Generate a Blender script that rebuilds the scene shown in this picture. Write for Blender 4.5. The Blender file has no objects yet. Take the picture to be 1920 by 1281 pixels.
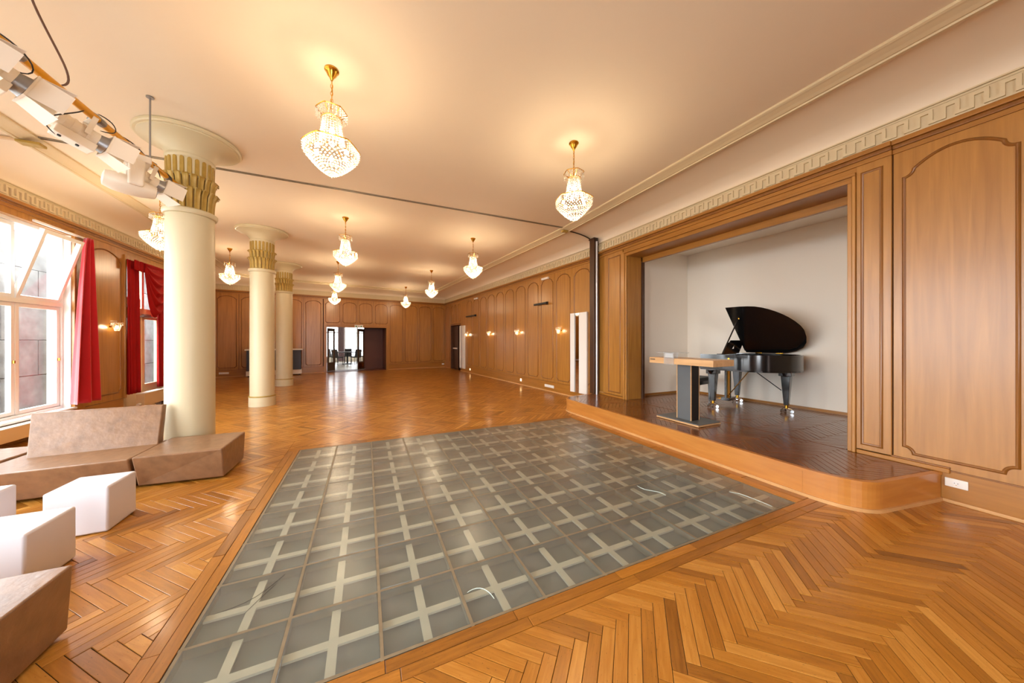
import bpy, bmesh, math, random
from mathutils import Vector, Matrix
random.seed(7)
PI = math.pi
scene = bpy.context.scene
COL = scene.collection

# ---------------------------------------------------------------- camera, sky, exposure
cam_data = bpy.data.cameras.new('camera')
cam = bpy.data.objects.new('camera', cam_data)
COL.objects.link(cam)
cam_data.sensor_width = 36.0
cam_data.lens = 603.1 / 1920 * 36.0
cam_data.shift_y = -2.0 / 1920
cam_data.clip_start = 0.02
cam_data.clip_end = 200
YAW = 0.4256
cam.location = (0, 0, 1.45)
cam.rotation_euler = (PI / 2, 0, -YAW)
scene.camera = cam

world = bpy.data.worlds.new('overcast_sky')
scene.world = world
world.use_nodes = True
world.node_tree.nodes['Background'].inputs[0].default_value = (0.90, 0.95, 1.0, 1)
world.node_tree.nodes['Background'].inputs[1].default_value = 13.0
scene.view_settings.view_transform = 'Standard'
scene.view_settings.look = 'None'
scene.view_settings.gamma = 1.0
scene.view_settings.use_curve_mapping = False
scene.view_settings.exposure = 0.50
scene.cycles.use_denoising = True
scene.cycles.use_adaptive_sampling = True
scene.cycles.adaptive_threshold = 0.05
scene.cycles.max_bounces = 8
scene.cycles.diffuse_bounces = 4
scene.cycles.glossy_bounces = 4
scene.cycles.transparent_max_bounces = 9
scene.cycles.sample_clamp_indirect = 6.0
scene.cycles.caustics_reflective = False
scene.cycles.caustics_refractive = False
CHANDELIER_W, SCONCE_W = 33.0, 3.5
WARM = (1.0, 0.78, 0.52)

def portal(x, y0, y1, z0, z1, rear=False):
    ld = bpy.data.lights.new('window_portal', 'AREA')
    ld.shape = 'RECTANGLE'; ld.size = z1 - z0; ld.size_y = y1 - y0
    ld.cycles.is_portal = True
    o = bpy.data.objects.new('window_portal', ld); COL.objects.link(o)
    o.location = (x, (y0 + y1) / 2, (z0 + z1) / 2)
    o.rotation_euler = (0, -PI / 2, 0)
    if rear: o.location = ((y0 + y1) / 2, -3.7, (z0 + z1) / 2); o.rotation_euler = (0, -PI / 2, PI / 2)
WINDOWS = [(4.90, 7.95), (1.55, 4.60), (-1.80, 1.25)]
REAR_FILL = [(-1.0, 0.8)]  # unseen opening behind the camera, added to let in fill daylight
for a, b in WINDOWS: portal(-4.62, a, b, 0.33, 3.2)
for a, b in REAR_FILL: portal(0, a, b, 0.7, 3.2, True)

# ---------------------------------------------------------------- materials
def lin(r, g, b):
    f = lambda c: (c / 255 / 12.92) if c / 255 <= 0.04045 else ((c / 255 + 0.055) / 1.055) ** 2.4
    return (f(r), f(g), f(b), 1.0)
M = {}
def mat(name, col, rough=0.5, metal=0.0, coat=0.0, spec=0.5, emit=None, estr=0.0, var=0.0, vscale=6.0, bump=0.0, bscale=40.0, trans=0.0):
    m = bpy.data.materials.new(name); m.use_nodes = True
    nt = m.node_tree; b = nt.nodes['Principled BSDF']
    b.inputs['Base Color'].default_value = col
    b.inputs['Roughness'].default_value = rough
    b.inputs['Metallic'].default_value = metal
    b.inputs['Coat Weight'].default_value = coat
    b.inputs['Coat Roughness'].default_value = 0.12
    b.inputs['Specular IOR Level'].default_value = spec
    if emit:
        b.inputs['Emission Color'].default_value = emit
        b.inputs['Emission Strength'].default_value = estr
    if var > 0 or bump > 0:
        tc = nt.nodes.new('ShaderNodeTexCoord')
    if var > 0:
        n = nt.nodes.new('ShaderNodeTexNoise'); n.inputs['Scale'].default_value = vscale; n.inputs['Detail'].default_value = 5
        nt.links.new(tc.outputs['Object'], n.inputs['Vector'])
        mx = nt.nodes.new('ShaderNodeMix'); mx.data_type = 'RGBA'
        mx.inputs[6].default_value = tuple(c * (1 - var) for c in col[:3]) + (1,)
        mx.inputs[7].default_value = tuple(min(1, c * (1 + var)) for c in col[:3]) + (1,)
        nt.links.new(n.outputs['Fac'], mx.inputs[0]); nt.links.new(mx.outputs[2], b.inputs['Base Color'])
    if bump > 0:
        n2 = nt.nodes.new('ShaderNodeTexNoise'); n2.inputs['Scale'].default_value = bscale; n2.inputs['Detail'].default_value = 4
        nt.links.new(tc.outputs['Object'], n2.inputs['Vector'])
        bp = nt.nodes.new('ShaderNodeBump'); bp.inputs['Strength'].default_value = bump; bp.inputs['Distance'].default_value = 0.01
        nt.links.new(n2.outputs['Fac'], bp.inputs['Height']); nt.links.new(bp.outputs['Normal'], b.inputs['Normal'])
    M[name] = m
    return m

def wood(name, dark, light, scale=(9, 9, 0.5), rough=0.35, coat=0.2, contrast=(0.2, 0.82)):
    m = mat(name, light, rough, coat=coat)
    nt = m.node_tree; b = nt.nodes['Principled BSDF']; b.inputs['Coat Roughness'].default_value = 0.24
    tc = nt.nodes.new('ShaderNodeTexCoord'); mp = nt.nodes.new('ShaderNodeMapping')
    mp.inputs['Scale'].default_value = scale
    nt.links.new(tc.outputs['Object'], mp.inputs['Vector'])
    n = nt.nodes.new('ShaderNodeTexNoise'); n.inputs['Scale'].default_value = 2.2; n.inputs['Detail'].default_value = 7; n.inputs['Distortion'].default_value = 0.6
    nt.links.new(mp.outputs[0], n.inputs['Vector'])
    cr = nt.nodes.new('ShaderNodeValToRGB')
    cr.color_ramp.elements[0].position = contrast[0]; cr.color_ramp.elements[0].color = dark
    cr.color_ramp.elements[1].position = contrast[1]; cr.color_ramp.elements[1].color = light
    nt.links.new(n.outputs['Fac'], cr.inputs[0]); nt.links.new(cr.outputs[0], b.inputs['Base Color'])
    bp = nt.nodes.new('ShaderNodeBump'); bp.inputs['Strength'].default_value = 0.05; bp.inputs['Distance'].default_value = 0.004
    nt.links.new(n.outputs['Fac'], bp.inputs['Height']); nt.links.new(bp.outputs['Normal'], b.inputs['Normal'])
    return m

def plank_material(name, c0, c1, c2, rough, coat, pores=0.5):
    m = mat(name, c1, rough, coat=coat)
    nt = m.node_tree; b = nt.nodes['Principled BSDF']; L = nt.links.new
    at = nt.nodes.new('ShaderNodeAttribute'); at.attribute_name = 'tone'
    uv = nt.nodes.new('ShaderNodeUVMap'); mp = nt.nodes.new('ShaderNodeMapping'); mp.inputs['Scale'].default_value = (3.0, 34.0, 1)
    L(uv.outputs[0], mp.inputs['Vector'])
    n = nt.nodes.new('ShaderNodeTexNoise'); n.inputs['Scale'].default_value = 1.6; n.inputs['Detail'].default_value = 6; n.inputs['Distortion'].default_value = 0.9
    L(mp.outputs[0], n.inputs['Vector'])
    ad = nt.nodes.new('ShaderNodeMath'); ad.operation = 'MULTIPLY_ADD'; ad.inputs[1].default_value = 0.55; L(n.outputs['Fac'], ad.inputs[0])
    sb = nt.nodes.new('ShaderNodeMath'); sb.operation = 'SUBTRACT'; L(at.outputs['Fac'], sb.inputs[0]); sb.inputs[1].default_value = 0.275
    L(sb.outputs[0], ad.inputs[2])
    cr = nt.nodes.new('ShaderNodeValToRGB'); e = cr.color_ramp.elements
    e[0].position = 0.05; e[0].color = c0; e[1].position = 0.95; e[1].color = c2
    k = e.new(0.5); k.color = c1
    L(ad.outputs[0], cr.inputs[0])
    mp2 = nt.nodes.new('ShaderNodeMapping'); mp2.inputs['Scale'].default_value = (55, 190, 1); L(uv.outputs[0], mp2.inputs['Vector'])
    n3 = nt.nodes.new('ShaderNodeTexNoise'); n3.inputs['Scale'].default_value = 1.0; n3.inputs['Detail'].default_value = 2; L(mp2.outputs[0], n3.inputs['Vector'])
    c3 = nt.nodes.new('ShaderNodeValToRGB'); c3.color_ramp.elements[0].position = 0.66; c3.color_ramp.elements[0].color = (1, 1, 1, 1)
    c3.color_ramp.elements[1].position = 0.74; c3.color_ramp.elements[1].color = (1 - pores, 1 - pores, 1 - pores, 1); L(n3.outputs['Fac'], c3.inputs[0])
    mx = nt.nodes.new('ShaderNodeMix'); mx.data_type = 'RGBA'; mx.blend_type = 'MULTIPLY'; mx.inputs[0].default_value = 1
    L(cr.outputs[0], mx.inputs[6]); L(c3.outputs[0], mx.inputs[7]); L(mx.outputs[2], b.inputs['Base Color'])
    bp = nt.nodes.new('ShaderNodeBump'); bp.inputs['Strength'].default_value = 0.10; bp.inputs['Distance'].default_value = 0.003
    L(n.outputs['Fac'], bp.inputs['Height']); L(bp.outputs['Normal'], b.inputs['Normal'])
    return m

plank_material('parquet', lin(118, 70, 18), lin(176, 114, 38), lin(218, 160, 78), 0.30, 0.25, 0.62)
plank_material('stage_parquet', lin(92, 52, 22), lin(122, 72, 32), lin(150, 94, 46), 0.24, 0.3, 0.25)
mat('floor_joint', lin(52, 32, 16), 0.8)
wood('wall_wood', lin(152, 99, 34), lin(186, 130, 56), rough=0.36, coat=0.4)
wood('wall_wood_rail', lin(146, 94, 30), lin(178, 120, 48), scale=(0.6, 0.6, 9), rough=0.36, coat=0.15)
wood('moulding_wood', lin(118, 72, 26), lin(150, 96, 38), rough=0.32)
mat('wall_backing', lin(74, 42, 18), 0.7)
wood('light_trim', lin(196, 146, 90), lin(216, 168, 110), scale=(2, 2, 2), rough=0.4)
wood('riser_wood', lin(176, 108, 42), lin(205, 140, 66), scale=(0.8, 0.8, 7), rough=0.32, coat=0.3)
wood('dark_wood', lin(56, 32, 16), lin(78, 46, 24), rough=0.4)
wood('door_wood', lin(84, 60, 40), lin(106, 78, 54), rough=0.85, coat=0.0)
mat('ceiling_plaster', lin(236, 221, 198), 0.75, var=0.025, vscale=1.5)
mat('cream_plaster', lin(214, 196, 160), 0.6, var=0.03, vscale=3)
mat('column_paint', lin(206, 194, 160), 0.42, var=0.03, vscale=2.5)
mat('gilt_dark', lin(120, 92, 38), 0.5)
mat('pale_metal', lin(206, 210, 218), 0.38, metal=0.6)
mat('gilt_paint', lin(172, 142, 66), 0.42, metal=0.15, var=0.3, vscale=14)
mat('white_plaster', lin(247, 238, 224), 0.7, var=0.02, vscale=1.2)
mat('white_paint', lin(236, 234, 230), 0.4)
mat('beige_paint', lin(216, 186, 146), 0.45)
mat('white_enamel', lin(236, 232, 224), 0.3)
mat('velvet', lin(176, 14, 26), 0.75, spec=0.2, var=0.12, vscale=5)
mat('velvet_door', lin(158, 14, 16), 0.75, spec=0.2, var=0.15, vscale=5)
M['velvet'].node_tree.nodes['Principled BSDF'].inputs['Sheen Weight'].default_value = 0.5
mat('leather', lin(134, 99, 70), 0.34, coat=0.1, var=0.42, vscale=13, bump=0.3, bscale=18)
mat('lamp_plastic', lin(218, 216, 222), 0.35)
mat('brass', lin(214, 164, 60), 0.22, metal=1.0)
mat('chrome', lin(220, 222, 226), 0.12, metal=1.0)
mat('steel_grey', lin(150, 150, 152), 0.35, metal=0.8)
mat('black_lacquer', lin(20, 19, 19), 0.14, coat=0.6)
mat('black_matte', lin(22, 21, 21), 0.5)
mat('dark_inner', lin(34, 24, 20), 0.35)
mat('piano_plate', lin(196, 112, 40), 0.35, metal=0.5)
mat('ivory', lin(238, 232, 216), 0.3)
mat('red_felt', lin(150, 50, 36), 0.8)
mat('grey_laminate', lin(96, 100, 102), 0.42, var=0.08, vscale=5)
wood('pale_wood', lin(196, 150, 100), lin(222, 180, 130), scale=(9, 0.8, 9), rough=0.4)
mat('rust_frame', lin(140, 128, 106), 0.5, metal=0.3, var=0.35, vscale=16)
mat('grey_panel', lin(118, 122, 116), 0.5, var=0.12, vscale=3)
mat('crack_edge', lin(206, 222, 212), 0.2)
mat('lattice_bar', lin(232, 225, 206), 0.55, var=0.05, vscale=6)
mat('yellow_pipe', lin(214, 150, 20), 0.35, var=0.12, vscale=10)
mat('spot_white', lin(232, 222, 208), 0.4)
mat('lens_dark', lin(60, 52, 46), 0.2)
mat('cable_black', lin(40, 32, 28), 0.5)
mat('cable_brown', lin(96, 62, 40), 0.5)
mat('navy_panel', lin(52, 58, 74), 0.45)
mat('maroon_panel', lin(96, 52, 40), 0.5)
mat('green_sign', lin(20, 140, 70), 0.4)
mat('bulb_glow', (1, 0.85, 0.6, 1), 0.4, emit=(1.0, 0.72, 0.40, 1), estr=26)
mat('small_glow', (1, 0.8, 0.5, 1), 0.4, emit=(1.0, 0.62, 0.25, 1), estr=6)
mat('mirror', lin(235, 235, 235), 0.03, metal=1.0)
mat('stone', lin(88, 87, 85), 0.9, var=0.8, vscale=3.0, bump=0.4, bscale=6)
mat('pavement', lin(150, 146, 138), 0.9, var=0.1)
mat('grey_fabric', lin(80, 74, 76), 0.8)
mat('pale_floor', lin(206, 198, 186), 0.3)
mat('mauve_curtain', lin(150, 124, 128), 0.8)

def thin_glass(name, tint, dirt, dirt_col, gloss_rough=0.04, refl=1.0):
    m = bpy.data.materials.new(name); m.use_nodes = True; nt = m.node_tree; L = nt.links.new
    for n in list(nt.nodes):
        if n.type != 'OUTPUT_MATERIAL': nt.nodes.remove(n)
    out = [n for n in nt.nodes if n.type == 'OUTPUT_MATERIAL'][0]
    t = nt.nodes.new('ShaderNodeBsdfTransparent'); t.inputs[0].default_value = tint
    d = nt.nodes.new('ShaderNodeBsdfDiffuse'); d.inputs[0].default_value = dirt_col
    tc = nt.nodes.new('ShaderNodeTexCoord')
    no = nt.nodes.new('ShaderNodeTexNoise'); no.inputs['Scale'].default_value = 5; no.inputs['Detail'].default_value = 5
    L(tc.outputs['Object'], no.inputs['Vector'])
    mu = nt.nodes.new('ShaderNodeMath'); mu.operation = 'MULTIPLY'; mu.inputs[1].default_value = dirt * 2; L(no.outputs['Fac'], mu.inputs[0])
    m1 = nt.nodes.new('ShaderNodeMixShader'); L(mu.outputs[0], m1.inputs[0]); L(t.outputs[0], m1.inputs[1]); L(d.outputs[0], m1.inputs[2])
    g = nt.nodes.new('ShaderNodeBsdfGlossy'); g.inputs['Roughness'].default_value = gloss_rough
    lw_ = nt.nodes.new('ShaderNodeLayerWeight')
    f = nt.nodes.new('ShaderNodeMath'); f.operation = 'POWER'; f.inputs[1].default_value = 4.0; L(lw_.outputs['Facing'], f.inputs[0])
    fm = nt.nodes.new('ShaderNodeMath'); fm.operation = 'MULTIPLY_ADD'; fm.inputs[1].default_value = refl; fm.inputs[2].default_value = 0.03; L(f.outputs[0], fm.inputs[0])
    m2 = nt.nodes.new('ShaderNodeMixShader'); L(fm.outputs[0], m2.inputs[0]); L(m1.outputs[0], m2.inputs[1]); L(g.outputs[0], m2.inputs[2])
    L(m2.outputs[0], out.inputs[0]); M[name] = m
thin_glass('floor_glass', (0.92, 0.95, 0.93, 1), 0.13, (0.46, 0.47, 0.45, 1), 0.26)
thin_glass('window_glass', (0.97, 0.98, 0.98, 1), 0.0, (0.5, 0.5, 0.5, 1), 0.04, 0.45)
thin_glass('dimming_glass', (0.68, 0.68, 0.68, 1), 0.04, (0.8, 0.8, 0.8, 1))  # grey tint added to dim the over-bright sky behind the back room
thin_glass('acrylic', (0.93, 0.94, 0.95, 1), 0.18, (0.9, 0.9, 0.9, 1))

def crystal():
    m = bpy.data.materials.new('crystal'); m.use_nodes = True; nt = m.node_tree; L = nt.links.new
    for n in list(nt.nodes):
        if n.type != 'OUTPUT_MATERIAL': nt.nodes.remove(n)
    out = [n for n in nt.nodes if n.type == 'OUTPUT_MATERIAL'][0]
    t = nt.nodes.new('ShaderNodeBsdfTransparent'); t.inputs[0].default_value = (1, 0.98, 0.95, 1)
    tl = nt.nodes.new('ShaderNodeBsdfTranslucent'); tl.inputs[0].default_value = (0.96, 0.93, 0.88, 1)
    g = nt.nodes.new('ShaderNodeBsdfGlossy'); g.inputs['Roughness'].default_value = 0.1
    a = nt.nodes.new('ShaderNodeMixShader'); a.inputs[0].default_value = 0.55; L(t.outputs[0], a.inputs[1]); L(tl.outputs[0], a.inputs[2])
    b = nt.nodes.new('ShaderNodeMixShader'); b.inputs[0].default_value = 0.22; L(a.outputs[0], b.inputs[1]); L(g.outputs[0], b.inputs[2])
    L(b.outputs[0], out.inputs[0]); M['crystal'] = m
crystal()

# ---------------------------------------------------------------- mesh helpers
class MB:
    def __init__(s, tf=None): s.V = []; s.F = []; s.tf = tf
    def v(s, p):
        p = s.tf(p) if s.tf else p
        s.V.append((p[0], p[1], p[2])); return len(s.V) - 1
    def face(s, pts): s.F.append([s.v(p) for p in pts])
    def box(s, a, b):
        (x0, y0, z0), (x1, y1, z1) = a, b
        i = [s.v(p) for p in ((x0, y0, z0), (x1, y0, z0), (x1, y1, z0), (x0, y1, z0), (x0, y0, z1), (x1, y0, z1), (x1, y1, z1), (x0, y1, z1))]
        for f in ((0, 3, 2, 1), (4, 5, 6, 7), (0, 1, 5, 4), (1, 2, 6, 5), (2, 3, 7, 6), (3, 0, 4, 7)): s.F.append([i[k] for k in f])
        return s
    def prism(s, poly, z0, z1):
        a = [s.v((p[0], p[1], z0)) for p in poly]; b = [s.v((p[0], p[1], z1)) for p in poly]; n = len(poly)
        s.F.append(a[::-1]); s.F.append(b)
        for k in range(n): s.F.append([a[k], a[(k + 1) % n], b[(k + 1) % n], b[k]])
        return s
    def loft(s, bot, top):
        a = [s.v(p) for p in bot]; b = [s.v(p) for p in top]; n = len(bot)
        s.F.append(a[::-1]); s.F.append(b)
        for k in range(n): s.F.append([a[k], a[(k + 1) % n], b[(k + 1) % n], b[k]])
        return s
    def cyl(s, p0, p1, r0, r1=None, n=12, caps=True):
        r1 = r0 if r1 is None else r1
        p0, p1 = Vector(p0), Vector(p1); d = (p1 - p0).normalized()
        u = d.orthogonal().normalized(); w = d.cross(u)
        A = [s.v(p0 + (u * math.cos(2 * PI * k / n) + w * math.sin(2 * PI * k / n)) * r0) for k in range(n)]
        B = [s.v(p1 + (u * math.cos(2 * PI * k / n) + w * math.sin(2 * PI * k / n)) * r1) for k in range(n)]
        for k in range(n): s.F.append([A[k], A[(k + 1) % n], B[(k + 1) % n], B[k]])
        if caps: s.F.append(A[::-1]); s.F.append(B)
        return s
    def tube(s, pts, r, n=6, closed=False):
        pts = [Vector(p) for p in pts]; m = len(pts); rings = []
        u = None
        for i, p in enumerate(pts):
            a = pts[(i - 1) % m] if (i or closed) else p
            b = pts[(i + 1) % m] if (i < m - 1 or closed) else p
            d = (b - a).normalized()
            if u is None: u = d.orthogonal().normalized()
            u = (u - d * u.dot(d)).normalized(); w = d.cross(u)
            rings.append([s.v(p + (u * math.cos(2 * PI * k / n) + w * math.sin(2 * PI * k / n)) * r) for k in range(n)])
        for i in range(m if closed else m - 1):
            A, B = rings[i], rings[(i + 1) % m]
            for k in range(n): s.F.append([A[k], A[(k + 1) % n], B[(k + 1) % n], B[k]])
        if not closed: s.F.append(rings[0][::-1]); s.F.append(rings[-1])
        return s
    def lathe(s, prof, c=(0, 0, 0), n=32, arc=None):
        rings = []
        for r, z in prof: rings.append([s.v((c[0] + r * math.cos(2 * PI * k / n), c[1] + r * math.sin(2 * PI * k / n), c[2] + z)) for k in range(n)])
        for A, B in zip(rings, rings[1:]):
            for k in range(n): s.F.append([A[k], A[(k + 1) % n], B[(k + 1) % n], B[k]])
        if prof[0][0] > 1e-5: s.F.append(rings[0][::-1])
        if prof[-1][0] > 1e-5: s.F.append(rings[-1])
        return s
    def bead(s, p, r, h=None):
        h = h or r; p = Vector(p)
        i = [s.v(p + Vector(d)) for d in ((r, 0, 0), (0, r, 0), (-r, 0, 0), (0, -r, 0), (0, 0, h), (0, 0, -h))]
        for k in range(4): s.F.append([i[k], i[(k + 1) % 4], i[4]]); s.F.append([i[(k + 1) % 4], i[k], i[5]])
        return s
    def sphere(s, p, r, n=10, m=6, sz=1.0):
        return s.lathe([(max(1e-6, r * math.sin(PI * j / m)), -r * sz * math.cos(PI * j / m)) for j in range(m + 1)], p, n)
    def sweep(s, path, prof, closed=True):
        """path in (s,z), profile in (offset in plane, height n); local coords (s,n,z)"""
        m = len(path); rings = []
        for i in range(m):
            p = Vector(path[i]); a = Vector(path[i - 1]) if (i or closed) else None; b = Vector(path[(i + 1) % m]) if (i < m - 1 or closed) else None
            d1 = (p - a).normalized() if a is not None else (b - p).normalized()
            d2 = (b - p).normalized() if b is not None else d1
            n1 = Vector((-d1.y, d1.x)); n2 = Vector((-d2.y, d2.x)); nn = (n1 + n2)
            nn = nn.normalized() if nn.length > 1e-6 else n1
            k = 1 / max(0.45, nn.dot(n1))
            rings.append([s.v((p.x + nn.x * o * k, h, p.y + nn.y * o * k)) for o, h in prof])
        for i in range(m if closed else m - 1):
            A, B = rings[i], rings[(i + 1) % m]
            for k in range(len(prof) - 1): s.F.append([A[k], A[k + 1], B[k + 1], B[k]])
        return s
    def mesh(s, name, smooth=False, angle=None):
        me = bpy.data.meshes.new(name); me.from_pydata(s.V, [], s.F)
        bm = bmesh.new(); bm.from_mesh(me)
        bmesh.ops.remove_doubles(bm, verts=bm.verts, dist=1e-6)
        bmesh.ops.recalc_face_normals(bm, faces=bm.faces); bm.to_mesh(me); bm.free()
        if smooth:
            for p in me.polygons: p.use_smooth = True
            if angle is not None:
                try: me.set_sharp_from_angle(angle=angle)
                except Exception: pass
        return me
    def build(s, name, material, parent=None, smooth=False, bevel=0.0, segs=2, angle=0.7):
        me = s.mesh(name, smooth, angle); me.materials.append(M[material])
        return link(name, me, parent, bevel, segs)
def link(name, me, parent=None, bevel=0.0, segs=2):
    o = bpy.data.objects.new(name, me); COL.objects.link(o)
    if parent is not None: o.parent = parent
    if bevel:
        md = o.modifiers.new('bevel', 'BEVEL'); md.width = bevel; md.segments = segs; md.limit_method = 'ANGLE'
    return o
def empty(name, loc=(0, 0, 0), rz=0.0):
    o = bpy.data.objects.new(name, None); COL.objects.link(o); o.location = loc; o.rotation_euler = (0, 0, rz); o.empty_display_size = 0.1
    return o
def tag(o, label, cat, group=None):
    o['label'] = label; o['category'] = cat
    if group: o['group'] = group
    return o
def struct(o, label=None):
    o['kind'] = 'structure'
    if label: o['label'] = label
    return o
def copy_tree(o, parent=None):
    c = o.copy(); COL.objects.link(c); c.parent = parent
    for ch in list(o.children): copy_tree(ch, c)
    return c
def B(name, a, b, m, parent=None, bevel=0.0, tf=None): return MB(tf).box(a, b).build(name, m, parent, bevel=bevel)
def lamp(name, loc, power, r, parent=None, color=WARM):
    ld = bpy.data.lights.new(name, 'POINT'); ld.energy = power; ld.color = color; ld.shadow_soft_size = r
    o = bpy.data.objects.new(name, ld); COL.objects.link(o); o.location = loc
    if parent is not None: o.parent = parent
    return o
class Frame:
    """wall frame: local (s along wall, n into the room, z)"""
    def __init__(s, o, d, n): s.o = Vector((o[0], o[1])); s.d = Vector(d).normalized(); s.n = Vector(n).normalized()
    def __call__(s, p):
        q = s.o + s.d * p[0] + s.n * p[1]; return (q.x, q.y, p[2])

# ---------------------------------------------------------------- plan of the hall (metres, camera above the origin)
ZC = 3.90                                     # ceiling
SZ = 0.26                                     # stage height
GX0, GX1, GY0, GY1 = -0.789, 3.492, 1.581, 5.030   # glass floor
NX, NY = 10, 8
BX0, BX1, BY0, BY1 = -0.935, 3.72, 1.440, 5.165    # wooden border round the glass
RW = Frame((4.77, 0), (0, 1), (-1, 0))                       # near right wall, s = y
FR = Frame((4.924, 5.95), (-0.0883, 0.9961), (-0.9961, -0.0883))   # far right wall
frs = lambda y: (y - 5.95) / 0.9961
BW = Frame((-5.34, 16.19), (0.9911, 0.133), (0.133, -0.9911))      # end wall
bws = lambda x: (x + 5.34) / 0.9911
LW = Frame((-4.5, 0), (0, 1), (1, 0))                        # left wall, s = y
FL = Frame((-4.5, 10.9), (-0.1957, 0.9807), (0.9807, 0.1957))
CORNER = (3.906, 17.43); LCORNER = (-5.56, 16.16)

# ---------------------------------------------------------------- parquet
SOFA_BOXES = [(-2.05, -1.35, 4.30, 4.93, 0.33), (-3.0, -2.05, 4.36, 4.95, 0.31), (-3.1, -2.06, 4.8, 5.06, 0.72), (-2.3, -1.345, 1.35, 2.36, 0.345),
              (-2.11, -1.78, 3.48, 3.81, 0.345), (-2.13, -1.76, 2.82, 3.17, 0.345), (-2.79, -2.45, 3.5, 3.83, 0.345), (-2.2, -1.75, 5.02, 5.46, 3.0)]
def seen(x, y):
    s_, c_ = math.sin(YAW), math.cos(YAW); d = x * s_ + y * c_; r = x * c_ - y * s_
    if d < 0.3: return 0
    u = 960 + 603.1 * r / d; v = 638.5 + 603.1 * 1.45 / d
    if not (4 < u < 1916 and v < 1277): return 0
    for x0, x1, y0, y1, h in SOFA_BOXES:
        for k in range(1, 40):
            t = k / 40; px, py, pz = x * t, y * t, 1.45 * (1 - t)
            if x0 < px < x1 and y0 < py < y1 and pz < h: return 0
        if x0 < x < x1 and y0 < y < y1: return 0
    return 1.45 / d ** 3
def clip(poly, f):
    out = []
    for i in range(len(poly)):
        a, b = poly[i], poly[(i + 1) % len(poly)]; fa, fb = f(a), f(b)
        if fa >= 0: out.append(a)
        if (fa >= 0) != (fb >= 0):
            t = fa / (fa - fb); out.append((a[0] + (b[0] - a[0]) * t, a[1] + (b[1] - a[1]) * t))
    return out
def area(p): return abs(sum(p[i][0] * p[(i + 1) % len(p)][1] - p[(i + 1) % len(p)][0] * p[i][1] for i in range(len(p)))) / 2
def minus_rect(poly, R):
    x0, x1, y0, y1 = R; res = []; cur = poly
    for f in (lambda p: x0 - p[0], lambda p: p[0] - x1, lambda p: y0 - p[1], lambda p: p[1] - y1):
        q = clip(cur, f)
        if len(q) >= 3 and area(q) > 2e-5: res.append(q)
        cur = clip(cur, lambda p: -f(p))
        if len(cur) < 3: break
    return res
def shrink(poly, g):
    cx = sum(p[0] for p in poly) / len(poly); cy = sum(p[1] for p in poly) / len(poly); res = []
    n = len(poly); sgn = 1 if sum(poly[i][0] * poly[(i + 1) % n][1] - poly[(i + 1) % n][0] * poly[i][1] for i in range(n)) > 0 else -1
    for i in range(n):
        p, a, b = Vector(poly[i]), Vector(poly[i - 1]), Vector(poly[(i + 1) % n])
        d1, d2 = (p - a), (b - p)
        if d1.length < 1e-6 or d2.length < 1e-6: res.append(tuple(p)); continue
        d1.normalize(); d2.normalize(); n1 = Vector((-d1.y, d1.x)) * sgn; n2 = Vector((-d2.y, d2.x)) * sgn; nn = n1 + n2
        if nn.length < 1e-4: res.append(tuple(p)); continue
        nn.normalize(); res.append(tuple(p + nn * (g / max(0.5, nn.dot(n1)))))
    return res
def herringbone(X0, Y0, W, n_ratio, x0, x1, y0, y1):
    L = W * n_ratio; q = math.sqrt(0.5); out = []
    for j in range(-40, 60):
        for k in range(-260, 320):
            for kind in (0, 1):
                ox, oy = k * W + j * L, k * W - j * L
                a = (ox, oy, ox + L, oy + W) if kind == 0 else (ox + L, oy + W - L, ox + L + W, oy + W)
                cx, cy = (a[0] + a[2]) / 2, (a[1] + a[3]) / 2
                wx, wy = X0 + (cx + cy) * q, Y0 - (cx - cy) * q
                if not (x0 < wx < x1 and y0 < wy < y1): continue
                poly = [(X0 + (px + py) * q, Y0 - (px - py) * q) for px, py in ((a[0], a[1]), (a[2], a[1]), (a[2], a[3]), (a[0], a[3]))]
                out.append((poly, (wx, wy), -PI / 4 if kind == 0 else PI / 4))
    return out
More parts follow.
